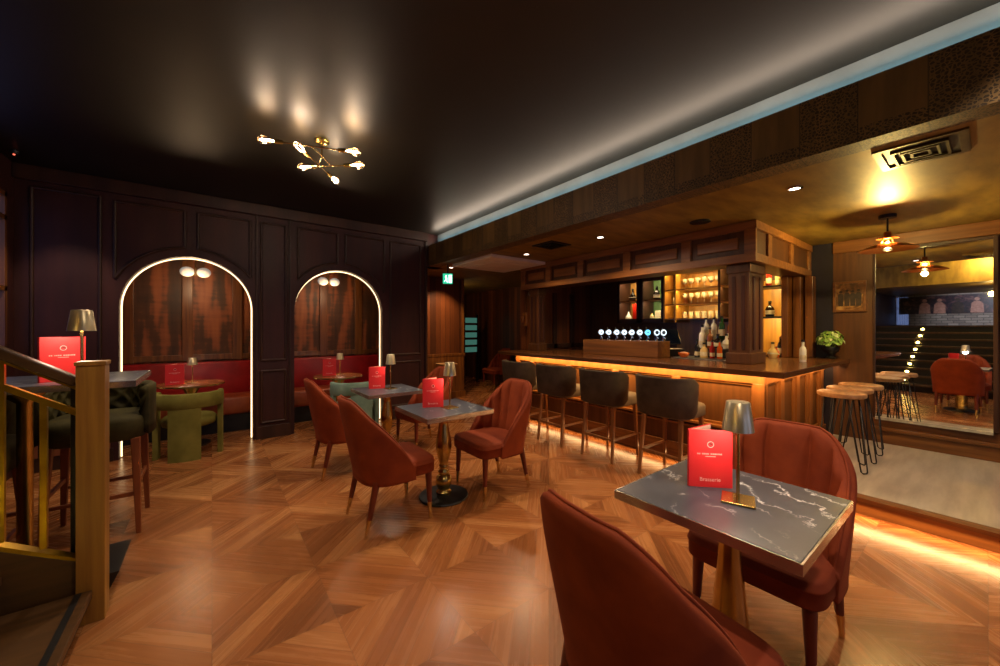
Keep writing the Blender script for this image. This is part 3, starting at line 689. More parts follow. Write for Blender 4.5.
# ------------------------------------------------------------------ table lamps and menus
LAMPS = []
def make_lamp(label, loc, rz=0., s=1., power=1.2):
    t = empty('table_lamp', loc, rz, label, 'lamp', 'cordless brass table lamps'); t.scale = (1, 1, s)
    B('base', 'brass', (-.055, -.055, 0, .055, .055, .008), parent=t, bev=.0015)
    MB().cyl((0, 0, .008), (0, 0, .275), .0065, seg=12).build('stem', 'brass', t, 50)
    m = MB()
    prof = [(.0, .38), (.037, .38), (.040, .377), (.054, .27), (.052, .27), (.037, .374), (0, .374)]
    sh = m.lathe(prof, seg=36).build('lamp_shade', 'shade', t, 45)
    MB().lathe([(0, .292), (.046, .292), (.046, .296), (0, .296)], seg=24).build('diffuser', 'shade_glow', sh, 45)
    if LAMPS is not None: point('table_lamp_light', (loc[0], loc[1], loc[2]+.262*s), power, SOFT, .03)
    return t
def menu_text(c, near):
    # small emblem, title rule, and words on the front of the card (front faces -Y, local)
    y = -.0035
    m = MB(); n = 18
    m.tube([(.012*math.cos(2*PI*k/n), y, .178+.012*math.sin(2*PI*k/n)) for k in range(n)], .0012, 5, closed=True); m.build('emblem', 'menuink', c)
    m = MB(); m.prism([(-.009, .180), (-.002, .185), (.006, .183), (.009, .176), (.004, .178), (.006, .170), (.002, .176), (-.003, .178)], lambda a, b: (a, y-.0006, b), lambda a, b: (a, y+.0004, b)); m.build('emblem_bird', 'menudark', c)
    random.seed(3); m = MB(); x = -.052
    while x < .05:
        wd = random.choice((.003, .005, .005, .006)); m.box(x, y-.0004, .136, x+wd, y+.0003, .1415); x += wd+random.choice((.002, .002, .002, .007))
    m.box(-.02, y-.0004, .127, .02, y+.0003, .1295); m.build('title_line', 'menuink', c)
    text('word', 'Brasserie', .022, 'menuink', c, (-.002, y+.0002, .032), (R90, 0, 0), .0004)
def make_menu(label, loc, rz, opening=.9):
    t = empty('menu', loc, rz, label, 'menu', 'red menu cards standing on tables')
    f = MB().box(-.085, -.003, 0, .085, .003, .238, bev=.001).build('front_cover', 'menu', t)
    menu_text(f, True)
    a = opening
    m = MB(); ca, sa = math.cos(a), math.sin(a)
    def R_(x, y, z): return (-.085+x*ca-y*sa, .003+x*sa+y*ca, z)
    A = [(0, 0), (.17, 0), (.17, .004), (0, .004)]
    m.prism(A, lambda p, q: R_(p, q, 0), lambda p, q: R_(p, q, .238)); m.build('back_cover', 'menu', t)
    m = MB(); m.prism([(.004, -.002), (.166, -.002), (.166, -.0004), (.004, -.0004)], lambda p, q: R_(p, q, .003), lambda p, q: R_(p, q, .235)); m.build('page', 'paper', t)
    return t
lp = make_lamp('brass table lamp on the foreground marble table', (1.60, .585, .742), .35, 1.0, 1.5)
make_lamp('brass table lamp on the middle marble table', (1.575, 2.74, .742), .1, 1.0, 1.5)
make_lamp('brass table lamp on the rear marble table beside the arch light', (1.565, 4.02, .742), .1, 1.0, 1.2)
make_lamp('small brass table lamp on the round table in the wider arch', (-.19, 5.93, .745), 0, .8, 1.0)
make_lamp('small brass table lamp on the round table in the arch nearer the bar', (1.47, 5.72, .745), 0, .8, 1.0)
make_lamp('brass table lamp on the high table behind the stair post', (-.545, 2.915, 1.12), 0, 1.0, 1.5)
make_menu('red menu card beside the lamp on the foreground marble table', (1.645, .705, .742), -.80, .7)
make_menu('red menu card on the middle marble table', (1.476, 2.845, .742), -.45, .8)
make_menu('red menu card on the rear marble table', (1.445, 4.11, .742), -.40, .8)
make_menu('red menu card on the round table in the wider arch', (-.345, 5.82, .745), .15, .8)
make_menu('red menu card on the round table in the arch nearer the bar', (1.31, 5.64, .745), -.1, .8)
make_menu('red menu card on the high table beside the stair handrail', (-.635, 3.03, 1.12), .50, .8)

# ------------------------------------------------------------------ high table with tufted stools, left
ht = empty('high_table', (-.70, 3.165, 0), 0, 'tall marble topped table behind the staircase railing', 'table')
MB().box(-.50, -.325, 1.085, .365, .325, 1.12, bev=.003).build('tabletop', 'marble', ht)
B('edge_band', 'marble_edge', (-.50, -.332, 1.086, .371, -.325, 1.118), (.365, -.325, 1.086, .371, .325, 1.118), parent=ht)
for x in (-.1,):
    MB().lathe([(0, .02), (.03, .02), (.03, 1.0), (.09, 1.06), (.09, 1.084), (0, 1.084)], (x, 0, 0), 20).build('pedestal', 'gold', ht, 50)
    MB().lathe([(0, 0), (.135, 0), (.135, .01), (.05, .02), (0, .02)], (x, 0, 0), 30).build('base', 'black', ht, 50)
def make_tufted(label, loc, rz):      # faces +Y
    t = empty('tufted_stool', loc, rz, label, 'bar stool', 'dark green tufted bar stools')
    m = MB(); N = 36; rings = []
    def so(k, ins):
        a = 2*PI*k/N; c, s_ = math.cos(a), math.sin(a); n = 4
        return ((.25-ins)*math.copysign(abs(c)**(2/n), c), (.24-ins)*math.copysign(abs(s_)**(2/n), s_))
    for z, ins in ((.64, .02), (.65, .004), (.72, 0), (.765, .0), (.79, .012), (.805, .05), (.81, .12)): rings.append([(*so(k, ins), z) for k in range(N)])
    m.loft(rings).build('seat', 'darkgreen', t, 180)
    m = MB(); rings = []; TH = math.radians(118)
    for i in range(161):
        th = -TH+2*TH*i/160
        ring = []
        for z in (.66, .74, .85, .96, .99): ring.append((*superpt(th, .285, .275, 3), z))
        ring.append((*superpt(th, .265, .255, 3), 1.005)); ring.append((*superpt(th, .24, .23, 3), .99))
        for j in range(25):
            z = .975-.29*j/24-.0
            tuft = .022*abs(math.sin(th*8+z*26))*abs(math.sin(th*8-z*26)) if z < .965 else 0
            ring.append((*superpt(th, .225+tuft, .215+tuft, 3), z))
        rings.append(ring)
    m.loft(rings).build('backrest', 'darkgreen', t, 180)
    P = {}
    for sx in (-1, 1):
        for fr in (-1, 1):
            p0 = Vector((sx*.20, .19*fr, .65)); p1 = Vector((sx*.22, .225*fr, 0)); P[sx, fr] = (p0, p1)
            MB().bar(p0, p1, .048, .026, up=(0, 1, 0), bev=.004).build('leg', 'tuft_leg', t)
    for z, a, b in ((.27, (-1, -1), (1, -1)), (.27, (-1, 1), (1, 1)), (.33, (-1, -1), (-1, 1)), (.33, (1, -1), (1, 1))):
        q = [P[k][0]+(P[k][1]-P[k][0])*((.65-z)/.65) for k in (a, b)]
        MB().bar(q[0], q[1], .02, h0=.028, bev=.002).build('footrest', 'tuft_leg', t)
    return t
ts = make_tufted('dark green tufted bar stool just right of the wooden stair post', (-.62, 3.79, 0), PI)
dup(ts, (-1.08, 3.22, 0), -R90, 'dark green tufted bar stool at the left edge behind the brass railing')

# ------------------------------------------------------------------ staircase and railing
RY = 2.65
stair = empty('staircase', (-.45, 1.5, 0), 0, 'dark timber staircase with brass lit risers at the lower left corner', 'staircase')
ox, oy = .45, -1.5
for k in range(9):
    x1 = -.45-.27*k; z = .165*(k+1); y0 = -.4 if k else -.4
    y1 = RY-.05 if k else RY+.43
    if k == 0:
        MB().prism([(0, 0), (-.045+0, 0)], lambda a, b: (0, 0, 0), lambda a, b: (0, 0, 1)) if False else None
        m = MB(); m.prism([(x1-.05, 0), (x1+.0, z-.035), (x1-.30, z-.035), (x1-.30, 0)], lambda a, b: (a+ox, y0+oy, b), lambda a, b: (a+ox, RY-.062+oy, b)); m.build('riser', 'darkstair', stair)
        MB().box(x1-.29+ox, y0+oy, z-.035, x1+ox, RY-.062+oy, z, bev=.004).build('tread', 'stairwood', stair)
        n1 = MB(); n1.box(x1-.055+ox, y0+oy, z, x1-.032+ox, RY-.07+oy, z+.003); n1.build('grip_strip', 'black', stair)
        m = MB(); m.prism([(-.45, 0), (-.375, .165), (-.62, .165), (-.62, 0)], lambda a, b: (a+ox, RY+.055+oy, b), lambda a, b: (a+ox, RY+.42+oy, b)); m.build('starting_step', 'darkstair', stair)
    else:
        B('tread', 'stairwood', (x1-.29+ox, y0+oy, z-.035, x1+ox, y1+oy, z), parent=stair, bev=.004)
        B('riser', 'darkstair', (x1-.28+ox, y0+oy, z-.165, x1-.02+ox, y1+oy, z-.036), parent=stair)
    if k > 0:
        MB().sphere((x1-.012+ox, 1.72+oy, z-.09), .022, .5, 1.3, 1).build('step_light', 'step_glow', stair, 180)
B('landing', 'stairwood', (-5.39+ox, -.4+oy, 1.40, -2.9+ox, RY-.05+oy, 1.485), parent=stair)
rail = empty('stair_railing', (-.455, RY, 0), 0, 'wooden stair post and sloping handrail with square brass balusters', 'railing')
rx, ry = .455, -RY
B('newel_post', 'newel', (-.507+rx, -.05, 0, -.41+rx, .05, 1.225), parent=rail, bev=.003)
B('newel_cap', 'newel', (-.512+rx, -.055, 1.225, -.405+rx, .055, 1.245), parent=rail, bev=.004)
SL = .65
def zr(x, z0): return z0+(-.5-x)*SL
MB().bar((-.508+rx, 0, zr(-.508, 1.14)), (-1.15+rx, 0, zr(-1.15, 1.14)), .055, h0=.045, bev=.008).build('handrail', 'stairwood', rail)
MB().bar((-.508+rx, 0, zr(-.508, 1.112)), (-1.15+rx, 0, zr(-1.15, 1.112)), .03, h0=.014).build('rail_strip', 'goldpaint', rail)
MB().bar((-.508+rx, 0, zr(-.508, .995)), (-1.15+rx, 0, zr(-1.15, .995)), .024, h0=.026).build('mid_rail', 'goldpaint', rail)
for x in (-.614, -.737, -.86, -.985, -1.1):
    z0 = .315+(-.5-x)*.57
    B('baluster', 'goldpaint', (x-.011+rx, -.011, z0+.01, x+.011+rx, .011, zr(x, .985) if x > -.7 else zr(x, 1.10)), parent=rail)
m = MB(); m.prism([(-.508, .30), (-1.2, .30+.692*.57), (-1.2, .12), (-.508, .10)], lambda a, b: (a+rx, -.03, b), lambda a, b: (a+rx, .03, b)); m.build('stringer', 'stairwood', rail)
MB().bar((-.508+rx, 0, .308), (-1.2+rx, 0, .308+.692*.57), .05, h0=.012).build('stringer_cap', 'goldpaint', rail)
tag(B('iron_post', 'black', (-.545, RY+.06, .166, -.495, RY+.11, 1.12), bev=.003), 'black square post just behind the wooden stair post', 'post')

# ------------------------------------------------------------------ ceiling light with bare bulbs
cl = empty('ceiling_light', (.73, 3.40, HC), 0, 'brass sputnik ceiling light with six bare glowing bulbs', 'ceiling light')
MB().lathe([(0, 0), (.06, 0), (.058, -.018), (.04, -.03), (0, -.032)], seg=28).build('canopy', 'gold', cl, 50)
MB().cyl((0, 0, -.03), (0, 0, -.15), .006).build('stem', 'brass', cl, 50)
import itertools
BULBS = [((265,140), 2.83), ((299,147), 2.86), ((354,152), 2.84), ((358,165), 2.80), ((304,167), 2.78), ((335,180), 2.80)]
def px2w(px, py, z):
    S_, C_ = math.sin(YAW), math.cos(YAW); d = 375*(1.4-z)/(py-329); r = (px-500)/375*d
    return Vector((d*S_+r*C_, d*C_-r*S_, z))
BP = [px2w(*p, z) for p, z in BULBS]
hub = [Vector((.73, 3.40, 2.84)), Vector((.73, 3.40, 2.83)), Vector((.73, 3.40, 2.82))]
O = Vector((.73, 3.40, HC))
for (i, j) in ((0, 2), (1, 5), (3, 4)):
    a, b = BP[i], BP[j]; d = (b-a).normalized()
    mid = a+(b-a)*.5
    s0 = a+d*.07; s1 = b-d*.07
    MB().cyl(s0+d*.05-O, s1-d*.05-O, .005).build('arm', 'brass', cl, 50)
    MB().cyl((0, 0, -.13), tuple(mid-O), .004).build('strut', 'brass', cl, 50)
    for p, dd in ((a, -d), (b, d)):
        # socket + bulb
        base = p-dd*.10-O
        bo = MB().cyl(base-dd*.02, base+dd*.035, .015, .018, 14).build('socket', 'gold', cl, 50)
        m = MB(); a_ = dd.orthogonal().normalized(); b_ = dd.cross(a_); rings = []
        for r, h in ((.011, .035), (.014, .05), (.024, .075), (.031, .10), (.032, .115), (.026, .135), (.014, .148), (.002, .151)):
            rings.append([tuple(base+dd*h+(a_*math.cos(2*PI*k/16)+b_*math.sin(2*PI*k/16))*r) for k in range(16)])
        bb = m.loft(rings).build('bulb', 'bulb', cl, 180)
        bb.visible_shadow = True
        MB().tube([tuple(base+dd*.045), tuple(base+dd*.07+a_*.008), tuple(base+dd*.12+a_*.010), tuple(base+dd*.128), tuple(base+dd*.12-a_*.010), tuple(base+dd*.07-a_*.008), tuple(base+dd*.045+b_*.002)], .0028, 6).build('filament', 'filament', bb)
for p in BP: point('bulb_light', tuple(p+Vector((0, 0, -.05))), 1.6, SOFT, .03)
# two little red detectors on the dark ceiling
for (px, py), lb in (((14, 152), 'tiny red lit detector on the dark ceiling, farther left'), ((37, 174), 'tiny red lit detector on the dark ceiling above the left wall panel')):
    p = px2w(px, py, HC-.01)
    t = empty('ceiling_detector', (p.x, p.y, HC), 0, lb, 'detector', 'ceiling detectors')
    MB().lathe([(0, 0), (.035, 0), (.03, -.025), (0, -.03)], seg=20).build('housing', 'black', t, 50)
    M.setdefault('redled', emis('red_led', (1, .15, .08), 1.2))
    MB().sphere((0, 0, -.03), .008).build('indicator', 'redled', t, 180)
# alcove pendants: two frosted discs on a stem
for (x, y, z, lb) in ((-.17, 6.3, 2.14, 'pair of frosted round lamps hanging in the wider arch'), (1.45, 6.3, 2.14, 'pair of frosted round lamps hanging in the arch nearer the bar')):
    t = empty('alcove_pendant', (x, y, 2.6), 0, lb, 'pendant lamp', 'alcove pendants')
    MB().cyl((0, 0, 0), (0, 0, z-2.6-.05), .008).build('stem', 'brass', t, 50)
    for s_ in (-1, 1):
        MB().cyl((s_*.012, 0, z-2.6), (s_*.03, 0, z-2.6), .012).build('lamp_holder', 'brass', t, 50)
        MB().sphere((s_*.085, -.01, z-2.6), .075, 1, .45, .86, 24).build('globe', 'disc', t, 180)
    point('alcove_light', (x, y-.16, z-.16), 6, WARM, .06)

# ------------------------------------------------------------------ ceiling fittings over the bar
def downlight(x, y, lb):
    t = empty('downlight', (x, y, LC), 0, lb, 'downlight', 'recessed downlights')
    MB().lathe([(.032, 0), (.05, 0), (.05, -.006), (.034, -.008)], seg=28).build('trim_ring', 'chrome', t, 50)
    MB().lathe([(0, -.002), (.034, -.002), (.034, -.0045), (0, -.0045)], seg=28).build('lens', 'spotglow', t, 50)
downlight(3.41, .87, 'recessed downlight between the air vent and the bar column')
downlight(3.48, 2.67, 'recessed downlight over the middle of the bar stools')
downlight(3.46, 3.9, 'recessed downlight beside the dark square vent and pale panel')
downlight(3.2, 5.52, 'recessed downlight at the far corner of the pale ceiling panel')
def vent(x0, y0, x1, y1, lb, mf, name='air_vent'):
    t = empty(name, ((x0+x1)/2, (y0+y1)/2, LC), 0, lb, 'air vent'); hx_, hy = (x1-x0)/2, (y1-y0)/2; f = .035
    m = MB(); m.box(-hx_, -hy, -.012, hx_, -hy+f, 0); m.box(-hx_, hy-f, -.012, hx_, hy, 0); m.box(-hx_, -hy+f, -.012, -hx_+f, hy-f, 0); m.box(hx_-f, -hy+f, -.012, hx_, hy-f, 0); m.build('frame', mf, t)
    B('backing', 'blackpl', (-hx_+f, -hy+f, -.003, hx_-f, hy-f, 0), parent=t)
    for k in range(1, 4):
        s_ = 1-k*.24; m = MB()
        a, b = (hx_-f)*s_, (hy-f)*s_
        m.box(-a, -b, -.02, a, -b+.012, -.004); m.box(-a, b-.012, -.02, a, b, -.004); m.box(-a, -b+.012, -.02, -a+.012, b-.012, -.004); m.box(a-.012, -b+.012, -.02, a, b-.012, -.004)
        m.build('louvre', mf, t)
vent(3.08, .06, 3.48, .42, 'square bronze framed air vent in the low ceiling at top right', 'bronze')
vent(3.16, 3.12, 3.5, 3.46, 'dark square ceiling vent beside the pale ceiling panel', 'black')
t = empty('ceiling_speaker', (3.75, 1.7, LC), 0, 'round black ceiling speaker above the bar fascia', 'speaker')
MB().lathe([(0, -.012), (.07, -.012), (.075, -.006), (.075, 0), (0, 0)], seg=30).build('grille', 'blackpl', t, 50)
MB().lathe([(.075, 0), (.09, 0), (.09, -.008), (.075, -.012)], seg=30).build('rim', 'black', t, 50)
t = empty('ceiling_panel', (3.58, 4.7, LC), 0, 'pale square air conditioning panel on the low ceiling above the passage', 'air conditioner')
B('casing', 'white', (-.53, -.53, -.045, .53, .53, 0), parent=t, bev=.008)
B('grille', 'white', (-.30, -.30, -.055, .30, .30, -.045), parent=t, bev=.006)
for s_ in ((-.36, -.46, .36, -.42), (-.36, .42, .36, .46), (-.46, -.36, -.42, .36), (.42, -.36, .46, .36)):
    B('air_slot', 'white', (s_[0], s_[1], -.052, s_[2], s_[3], -.046), parent=t, bev=.002)
# copper pendant
p = (4.89, .56)
t = empty('pendant_lamp', (p[0], p[1], LC), 0, 'copper tiered pendant lamp near the mirror', 'pendant lamp')
MB().lathe([(0, 0), (.06, 0), (.06, -.03), (0, -.03)], seg=24).build('ceiling_rose', 'black', t, 50)
MB().cyl((0, 0, -.03), (0, 0, -.18), .007).build('stem', 'black', t, 50)
MB().lathe([(0, -.15), (.025, -.155), (.03, -.20), (.035, -.215), (0, -.215)], seg=24).build('lamp_holder', 'copper', t, 50)
MB().lathe([(.02, -.195), (.05, -.20), (.075, -.215), (.073, -.217), (.048, -.203), (.02, -.198)], seg=40).build('upper_shade', 'copper', t, 60)
MB().lathe([(.035, -.255), (.12, -.275), (.20, -.315), (.198, -.318), (.118, -.279), (.035, -.26)], seg=40).build('lower_shade', 'copper', t, 60)
MB().lathe([(0, -.298), (.02, -.30), (.032, -.312), (.028, -.325), (0, -.33)], seg=24).build('bulb', emis('pendant_bulb', (1, .6, .2), .3), t, 60)
for k in range(3):
    a = k*2*PI/3; MB().cyl((.033*math.cos(a), .033*math.sin(a), -.213), (.045*math.cos(a), .045*math.sin(a), -.262), .003, seg=6).build('strut', 'copper', t)
point('pendant_light', (p[0], p[1], LC-.252), 34, GOLD, .015)
point('pendant_light', (p[0], p[1], LC-.36), 3, GOLD, .03)

# ------------------------------------------------------------------ BAR
bar = empty('bar_counter', (3.9, 3.0, 0), 0, 'long panelled oak bar counter turning a corner toward the mirror wall', 'bar counter')
bx, by = -3.9, -3.0
FX, EY = 3.92, 1.22         # front face plane, end face plane
def bb(name, mat, *bs, bev=0): return B(name, mat, *[(b[0]+bx, b[1]+by, b[2], b[3]+bx, b[4]+by, b[5]) for b in bs], parent=bar, bev=bev)
bb('carcass', 'bar_panel', (FX+.045, EY+.045, .10, FX+.12, 4.68, 1.0), (FX+.12, EY+.045, .131, WX-.002, EY+.12, 1.0))
bb('upper_rail', 'bar_wood', (FX, EY, .90, FX+.045, 4.68, 1.0), (FX+.045, EY, .90, WX-.002, EY+.045, 1.0), bev=.002)
bb('plinth', 'oak_h', (FX+.03, EY+.03, 0, FX+.1, 4.66, .10))
bb('skirting', 'oak_h', (FX-.015, EY, .10, FX+.045, 4.68, .20), (FX+.045, EY-.015, .131, WX-.002, EY+.045, .24), bev=.003)
bb('ledge', 'bar_wood', (FX-.03, EY, .44, FX+.045, 4.68, .465), (FX-.018, EY, .40, FX+.045, 4.68, .42), bev=.004)
bb('lower_board', 'bar_panel', (FX+.008, EY, .20, FX+.045, 4.68, .40))
sts = [(FX, y, .465, FX+.045, y+.09, .90) for y in (1.22, 1.98, 2.74, 3.5, 4.26, 4.59)]
bb('stile', 'bar_wood', *sts[:1], bev=.003)
for s_ in sts[1:]: bb('stile', 'bar_wood', s_, bev=.003)
for k, x in enumerate((3.94, 4.36, 4.86, 5.33, 5.80)):
    bb('stile', 'bar_wood', (x, EY, .24, x+(.11 if k else .07), EY+.045, .90), bev=.003)
for y0, y1 in ((1.31, 1.98), (2.07, 2.74), (2.83, 3.5), (3.59, 4.26)):
    bb('panel_bead', 'bar_wood', (FX+.022, y0, .875, FX+.045, y1, .90), (FX+.022, y0, .465, FX+.045, y1, .49), (FX+.022, y0, .49, FX+.045, y0+.02, .875), (FX+.022, y1-.02, .49, FX+.045, y1, .875), bev=.004)
for x0, x1 in ((4.01, 4.36), (4.47, 4.86), (4.97, 5.33), (5.44, 5.80)):
    bb('panel_bead', 'bar_wood', (x0, EY+.022, .875, x1, EY+.045, .90), (x0, EY+.022, .24, x1, EY+.045, .265), (x0, EY+.022, .265, x0+.018, EY+.045, .875), (x1-.018, EY+.022, .265, x1, EY+.045, .875), bev=.004)
wt = MB()
wt.prism([(3.62, .99), (WX-.002, .99), (WX-.002, 1.68), (4.85, 1.68), (4.85, 4.76), (3.62, 4.76)], lambda a, b: (a+bx, b+by, 1.0), lambda a, b: (a+bx, b+by, 1.05), bev=.006)
tag(wt.build('bar_worktop', 'worktop'), 'dark polished L-shaped worktop along the whole bar', 'worktop').location = (3.9, 3.0, 0)
tag(B('bar_mat', 'steel', (4.40, 1.70, 1.051, 4.84, 2.34, 1.06), bev=.002), 'pale steel drip mat on the worktop below the bottles', 'bar mat')
# columns
def column(x0, y0, x1, y1, lb):
    t = empty('bar_column', ((x0+x1)/2, (y0+y1)/2, 1.05), 0, lb, 'column', 'bar columns'); a, b = (x1-x0)/2, (y1-y0)/2; H = 2.05-1.05
    B('shaft', 'walnut', (-a, -b, .0, a, b, H), parent=t, bev=.006)
    B('base_block', 'walnut', (-a-.02, -b-.02, 0, a+.02, b+.02, .11), parent=t, bev=.008)
    B('capital', 'walnut', (-a-.015, -b-.015, H-.09, a+.015, b+.015, H-.002), parent=t, bev=.008)
    for k in (-.45, .45):
        B('fluting', 'dark_panel', (-a-.012, k*b-.016, .14, -a, k*b+.016, H-.12), parent=t, bev=.005)
        B('fluting', 'dark_panel', (k*a-.022, -b-.012, .14, k*a+.022, -b, H-.12), parent=t, bev=.005)
column(4.19, 1.43, 4.56, 1.62, 'square dark fluted column on the near corner of the bar')
column(4.17, 4.42, 4.33, 4.62, 'square dark fluted column at the far end of the bar')
# fascia
fa = empty('bar_fascia', (4.1, 3.0, 2.05), 0, 'panelled oak fascia hung from the low ceiling over the bar', 'fascia')
def fb(name, mat, *bs, bev=0): return B(name, mat, *[(b[0]-4.1, b[1]-3.0, b[2]-2.05, b[3]-4.1, b[4]-3.0, b[5]-2.05) for b in bs], parent=fa, bev=bev)
fb('board', 'walnut', (4.135, 1.37, 2.05, 4.40, 4.76, LC-.002), (4.40, 1.37, 2.05, WX-.002, 1.6, LC-.002))  # darker wood stands in for the shade around the sunken panels
fb('bottom_rail', 'fascia_oak_lit', (4.095, 1.345, 2.05, 4.135, 4.76, 2.13), (4.12, 1.345, 2.05, WX-.002, 1.37, 2.13), bev=.003)
fb('top_rail', 'fascia_oak_lit', (4.085, 1.335, 2.36, 4.135, 4.76, LC-.002), (4.12, 1.335, 2.36, WX-.002, 1.37, LC-.002), bev=.004)
for y in (1.345, 1.96, 2.70, 3.44, 4.08, 4.66):
    fb('stile', 'fascia_oak_lit', (4.098, y, 2.13, 4.135, y+.10, 2.36), bev=.003)
for y0, y1 in ((1.445, 1.96), (2.06, 2.70), (2.80, 3.44), (3.54, 4.08), (4.18, 4.66)):
    fb('raised_panel', 'fascia_oak_lit', (4.118, y0+.06, 2.185, 4.135, y1-.06, 2.305), bev=.008)
for x in (4.5, 5.2, 5.9): fb('stile', 'fascia_oak_lit', (x-.05, 1.348, 2.13, min(x+.05, WX-.003), 1.37, 2.36), bev=.003)
# far end wall of the bar and posts at mirror-wall end
struct(B('wall_bar_end', 'planks', (4.2, 4.77, 1.05, WX, 4.87, LC)))
struct(B('trim_16', 'mahog', *[(x, 4.74, 1.06, x+.10, 4.77, 2.05) for x in (4.45, 4.85, 5.3)], (4.4, 4.74, 1.06, 5.9, 4.77, 1.14), bev=.005))
struct(B('trim_17', 'oak', (5.58, 1.49, 1.051, 5.94, 1.56, 2.05), (5.72, 1.40, 1.051, 5.94, 1.48, 2.05), (5.80, 1.30, 1.051, 5.94, 1.38, 2.05), bev=.008))
struct(B('wall_bar_low', 'darkwall', (5.3, 1.70, 0, 5.40, 4.7, .9)))
bpy.data.objects['wall_bar_low'].name = 'wall_bar'
# back bar cabinets (glass fronted) and shelf unit
def cabinet(y0, y1, lb, interior):
    t = empty('wall_cabinet', (5.75, (y0+y1)/2, 1.5), 0, lb, 'cabinet', 'dark wall cabinets'); h = (y1-y0)/2
    B('body', 'mahog', (-.18, -h, 0, -.14, -h+.05, .76), (-.18, h-.05, 0, -.14, h, .76), (-.18, -h, 0, -.14, h, .07), (-.18, -h, .67, -.14, h, .76),
      (-.14, -h, 0, .195, -h+.03, .76), (-.14, h-.03, 0, .195, h, .76), (-.14, -h+.03, 0, .195, h-.03, .03), (-.14, -h+.03, .73, .195, h-.03, .76), parent=t, bev=.003)
    B('back_board', interior, (.18, -h+.03, .03, .195, h-.03, .73), parent=t)
    B('shelf', 'oak', (-.12, -h+.03, .36, .18, h-.03, .375), parent=t)
    B('light_bar', 'led_gold', (-.12, -h+.04, .715, -.10, h-.04, .728), parent=t)
M['gold_board'] = var('golden_oak_board', '94652a', 'b88438', (14, 14, 1.2), .4)
M['teal_board'] = var('green_lit_board', '4c6a3a', '6c8a52', (8, 8, 2), .45)
cabinet(3.50, 3.92, 'dark glass fronted wall cabinet on the left, with the red box inside', 'gold_board')
cabinet(3.07, 3.48, 'dark glass fronted wall cabinet on the right, with the green tint inside', 'teal_board')
su = empty('shelf_unit', (5.75, 2.5, 1.5), 0, 'brightly lit golden shelf unit of glasses behind the bar column', 'shelf unit')
def sb(name, mat, *bs, bev=0): return B(name, mat, *[(b[0]-5.75, b[1]-2.5, b[2]-1.5, b[3]-5.75, b[4]-2.5, b[5]-1.5) for b in bs], parent=su, bev=bev)
sb('back_board', 'gold_board', (5.93, 1.86, 1.0, 5.948, 3.05, 2.30))
sb('upright', 'gold_board', (5.52, 3.03, 1.5, 5.93, 3.055, 2.30)); sb('upright', 'gold_board', (5.52, 2.86, 1.5, 5.93, 2.88, 2.25)); sb('upright', 'mahog', (5.52, 2.24, 1.5, 5.93, 2.265, 2.25)); sb('upright', 'gold_board', (5.52, 2.0, 1.06, 5.93, 2.02, 2.25))
for z in (1.54, 1.76, 1.98): sb('shelf', 'gold_board', (5.54, 2.02, z, 5.93, 3.03, z+.018))
sb('top_board', 'gold_board', (5.52, 1.86, 2.25, 5.93, 3.03, 2.30)); sb('light_strip', 'led_gold', (5.53, 2.02, 2.238, 5.545, 3.03, 2.25))
for i, z in enumerate((1.54, 1.93)):
    t = tag(B('end_shelf', 'black', (5.60, 1.575, z, 5.93, 1.85, z+.02), bev=.002), ['short black shelf with black bottle behind the bar column, lower', 'short black shelf behind the bar column, upper'][i], 'shelf', 'end shelves behind the column')
struct(B('trim_18', 'gold_board', (5.932, 1.565, 1.052, 5.948, 1.855, 2.05)))
# ------------------------------------------------------------------ bottles and glasses
def bottle_prof(kind):
    if kind == 'wine': return [(0, 0), (.034, 0), (.037, .006), (.037, .17), (.032, .20), (.016, .225), (.014, .27), (.016, .272), (.016, .285), (0, .285)]
    if kind == 'squat': return [(0, 0), (.048, 0), (.052, .01), (.052, .10), (.04, .13), (.018, .15), (.016, .18), (.02, .182), (.02, .20), (0, .20)]
    if kind == 'round': return [(0, 0), (.04, 0), (.055, .03), (.06, .06), (.05, .10), (.02, .135), (.015, .18), (.019, .182), (.019, .2), (0, .2)]
    return [(0, 0), (.033, 0), (.036, .006), (.036, .15), (.03, .175), (.014, .20), (.013, .245), (.017, .247), (.017, .265), (0, .265)]
PB = {}
def bottle(kind, mat, loc, label, s=1., lab='label', group='bottles behind the bar', cap='black'):
    key = (kind, mat, lab, cap)
    if key not in PB:
        t = empty('bottle', loc, 0, label, 'bottle', group)
        pr = bottle_prof(kind); MB().lathe(pr[:-2]+[(0, pr[-2][1])], seg=20).build('body', mat, t, 40)
        zt = pr[-1][1]; r = pr[-2][0]
        MB().lathe([(0, zt-.014), (r+.001, zt-.014), (r+.001, zt+.012), (0, zt+.012)], seg=16).build('cap', cap, t, 40)
        R_ = pr[3][0]; z0, z1 = (.03, .085) if kind != 'wine' else (.05, .13)
        if kind == 'round': R_ = .0615; z0, z1 = .05, .07
        MB().lathe([(R_, z0), (R_+.0012, z0), (R_+.0012, z1), (R_, z1)], seg=20).build('paper_label', lab, t, 40)
        PB[key] = t; o = t
    else: o = dup(PB[key], loc, 0, label, group)
    o.scale = (s, s, s)
    return o
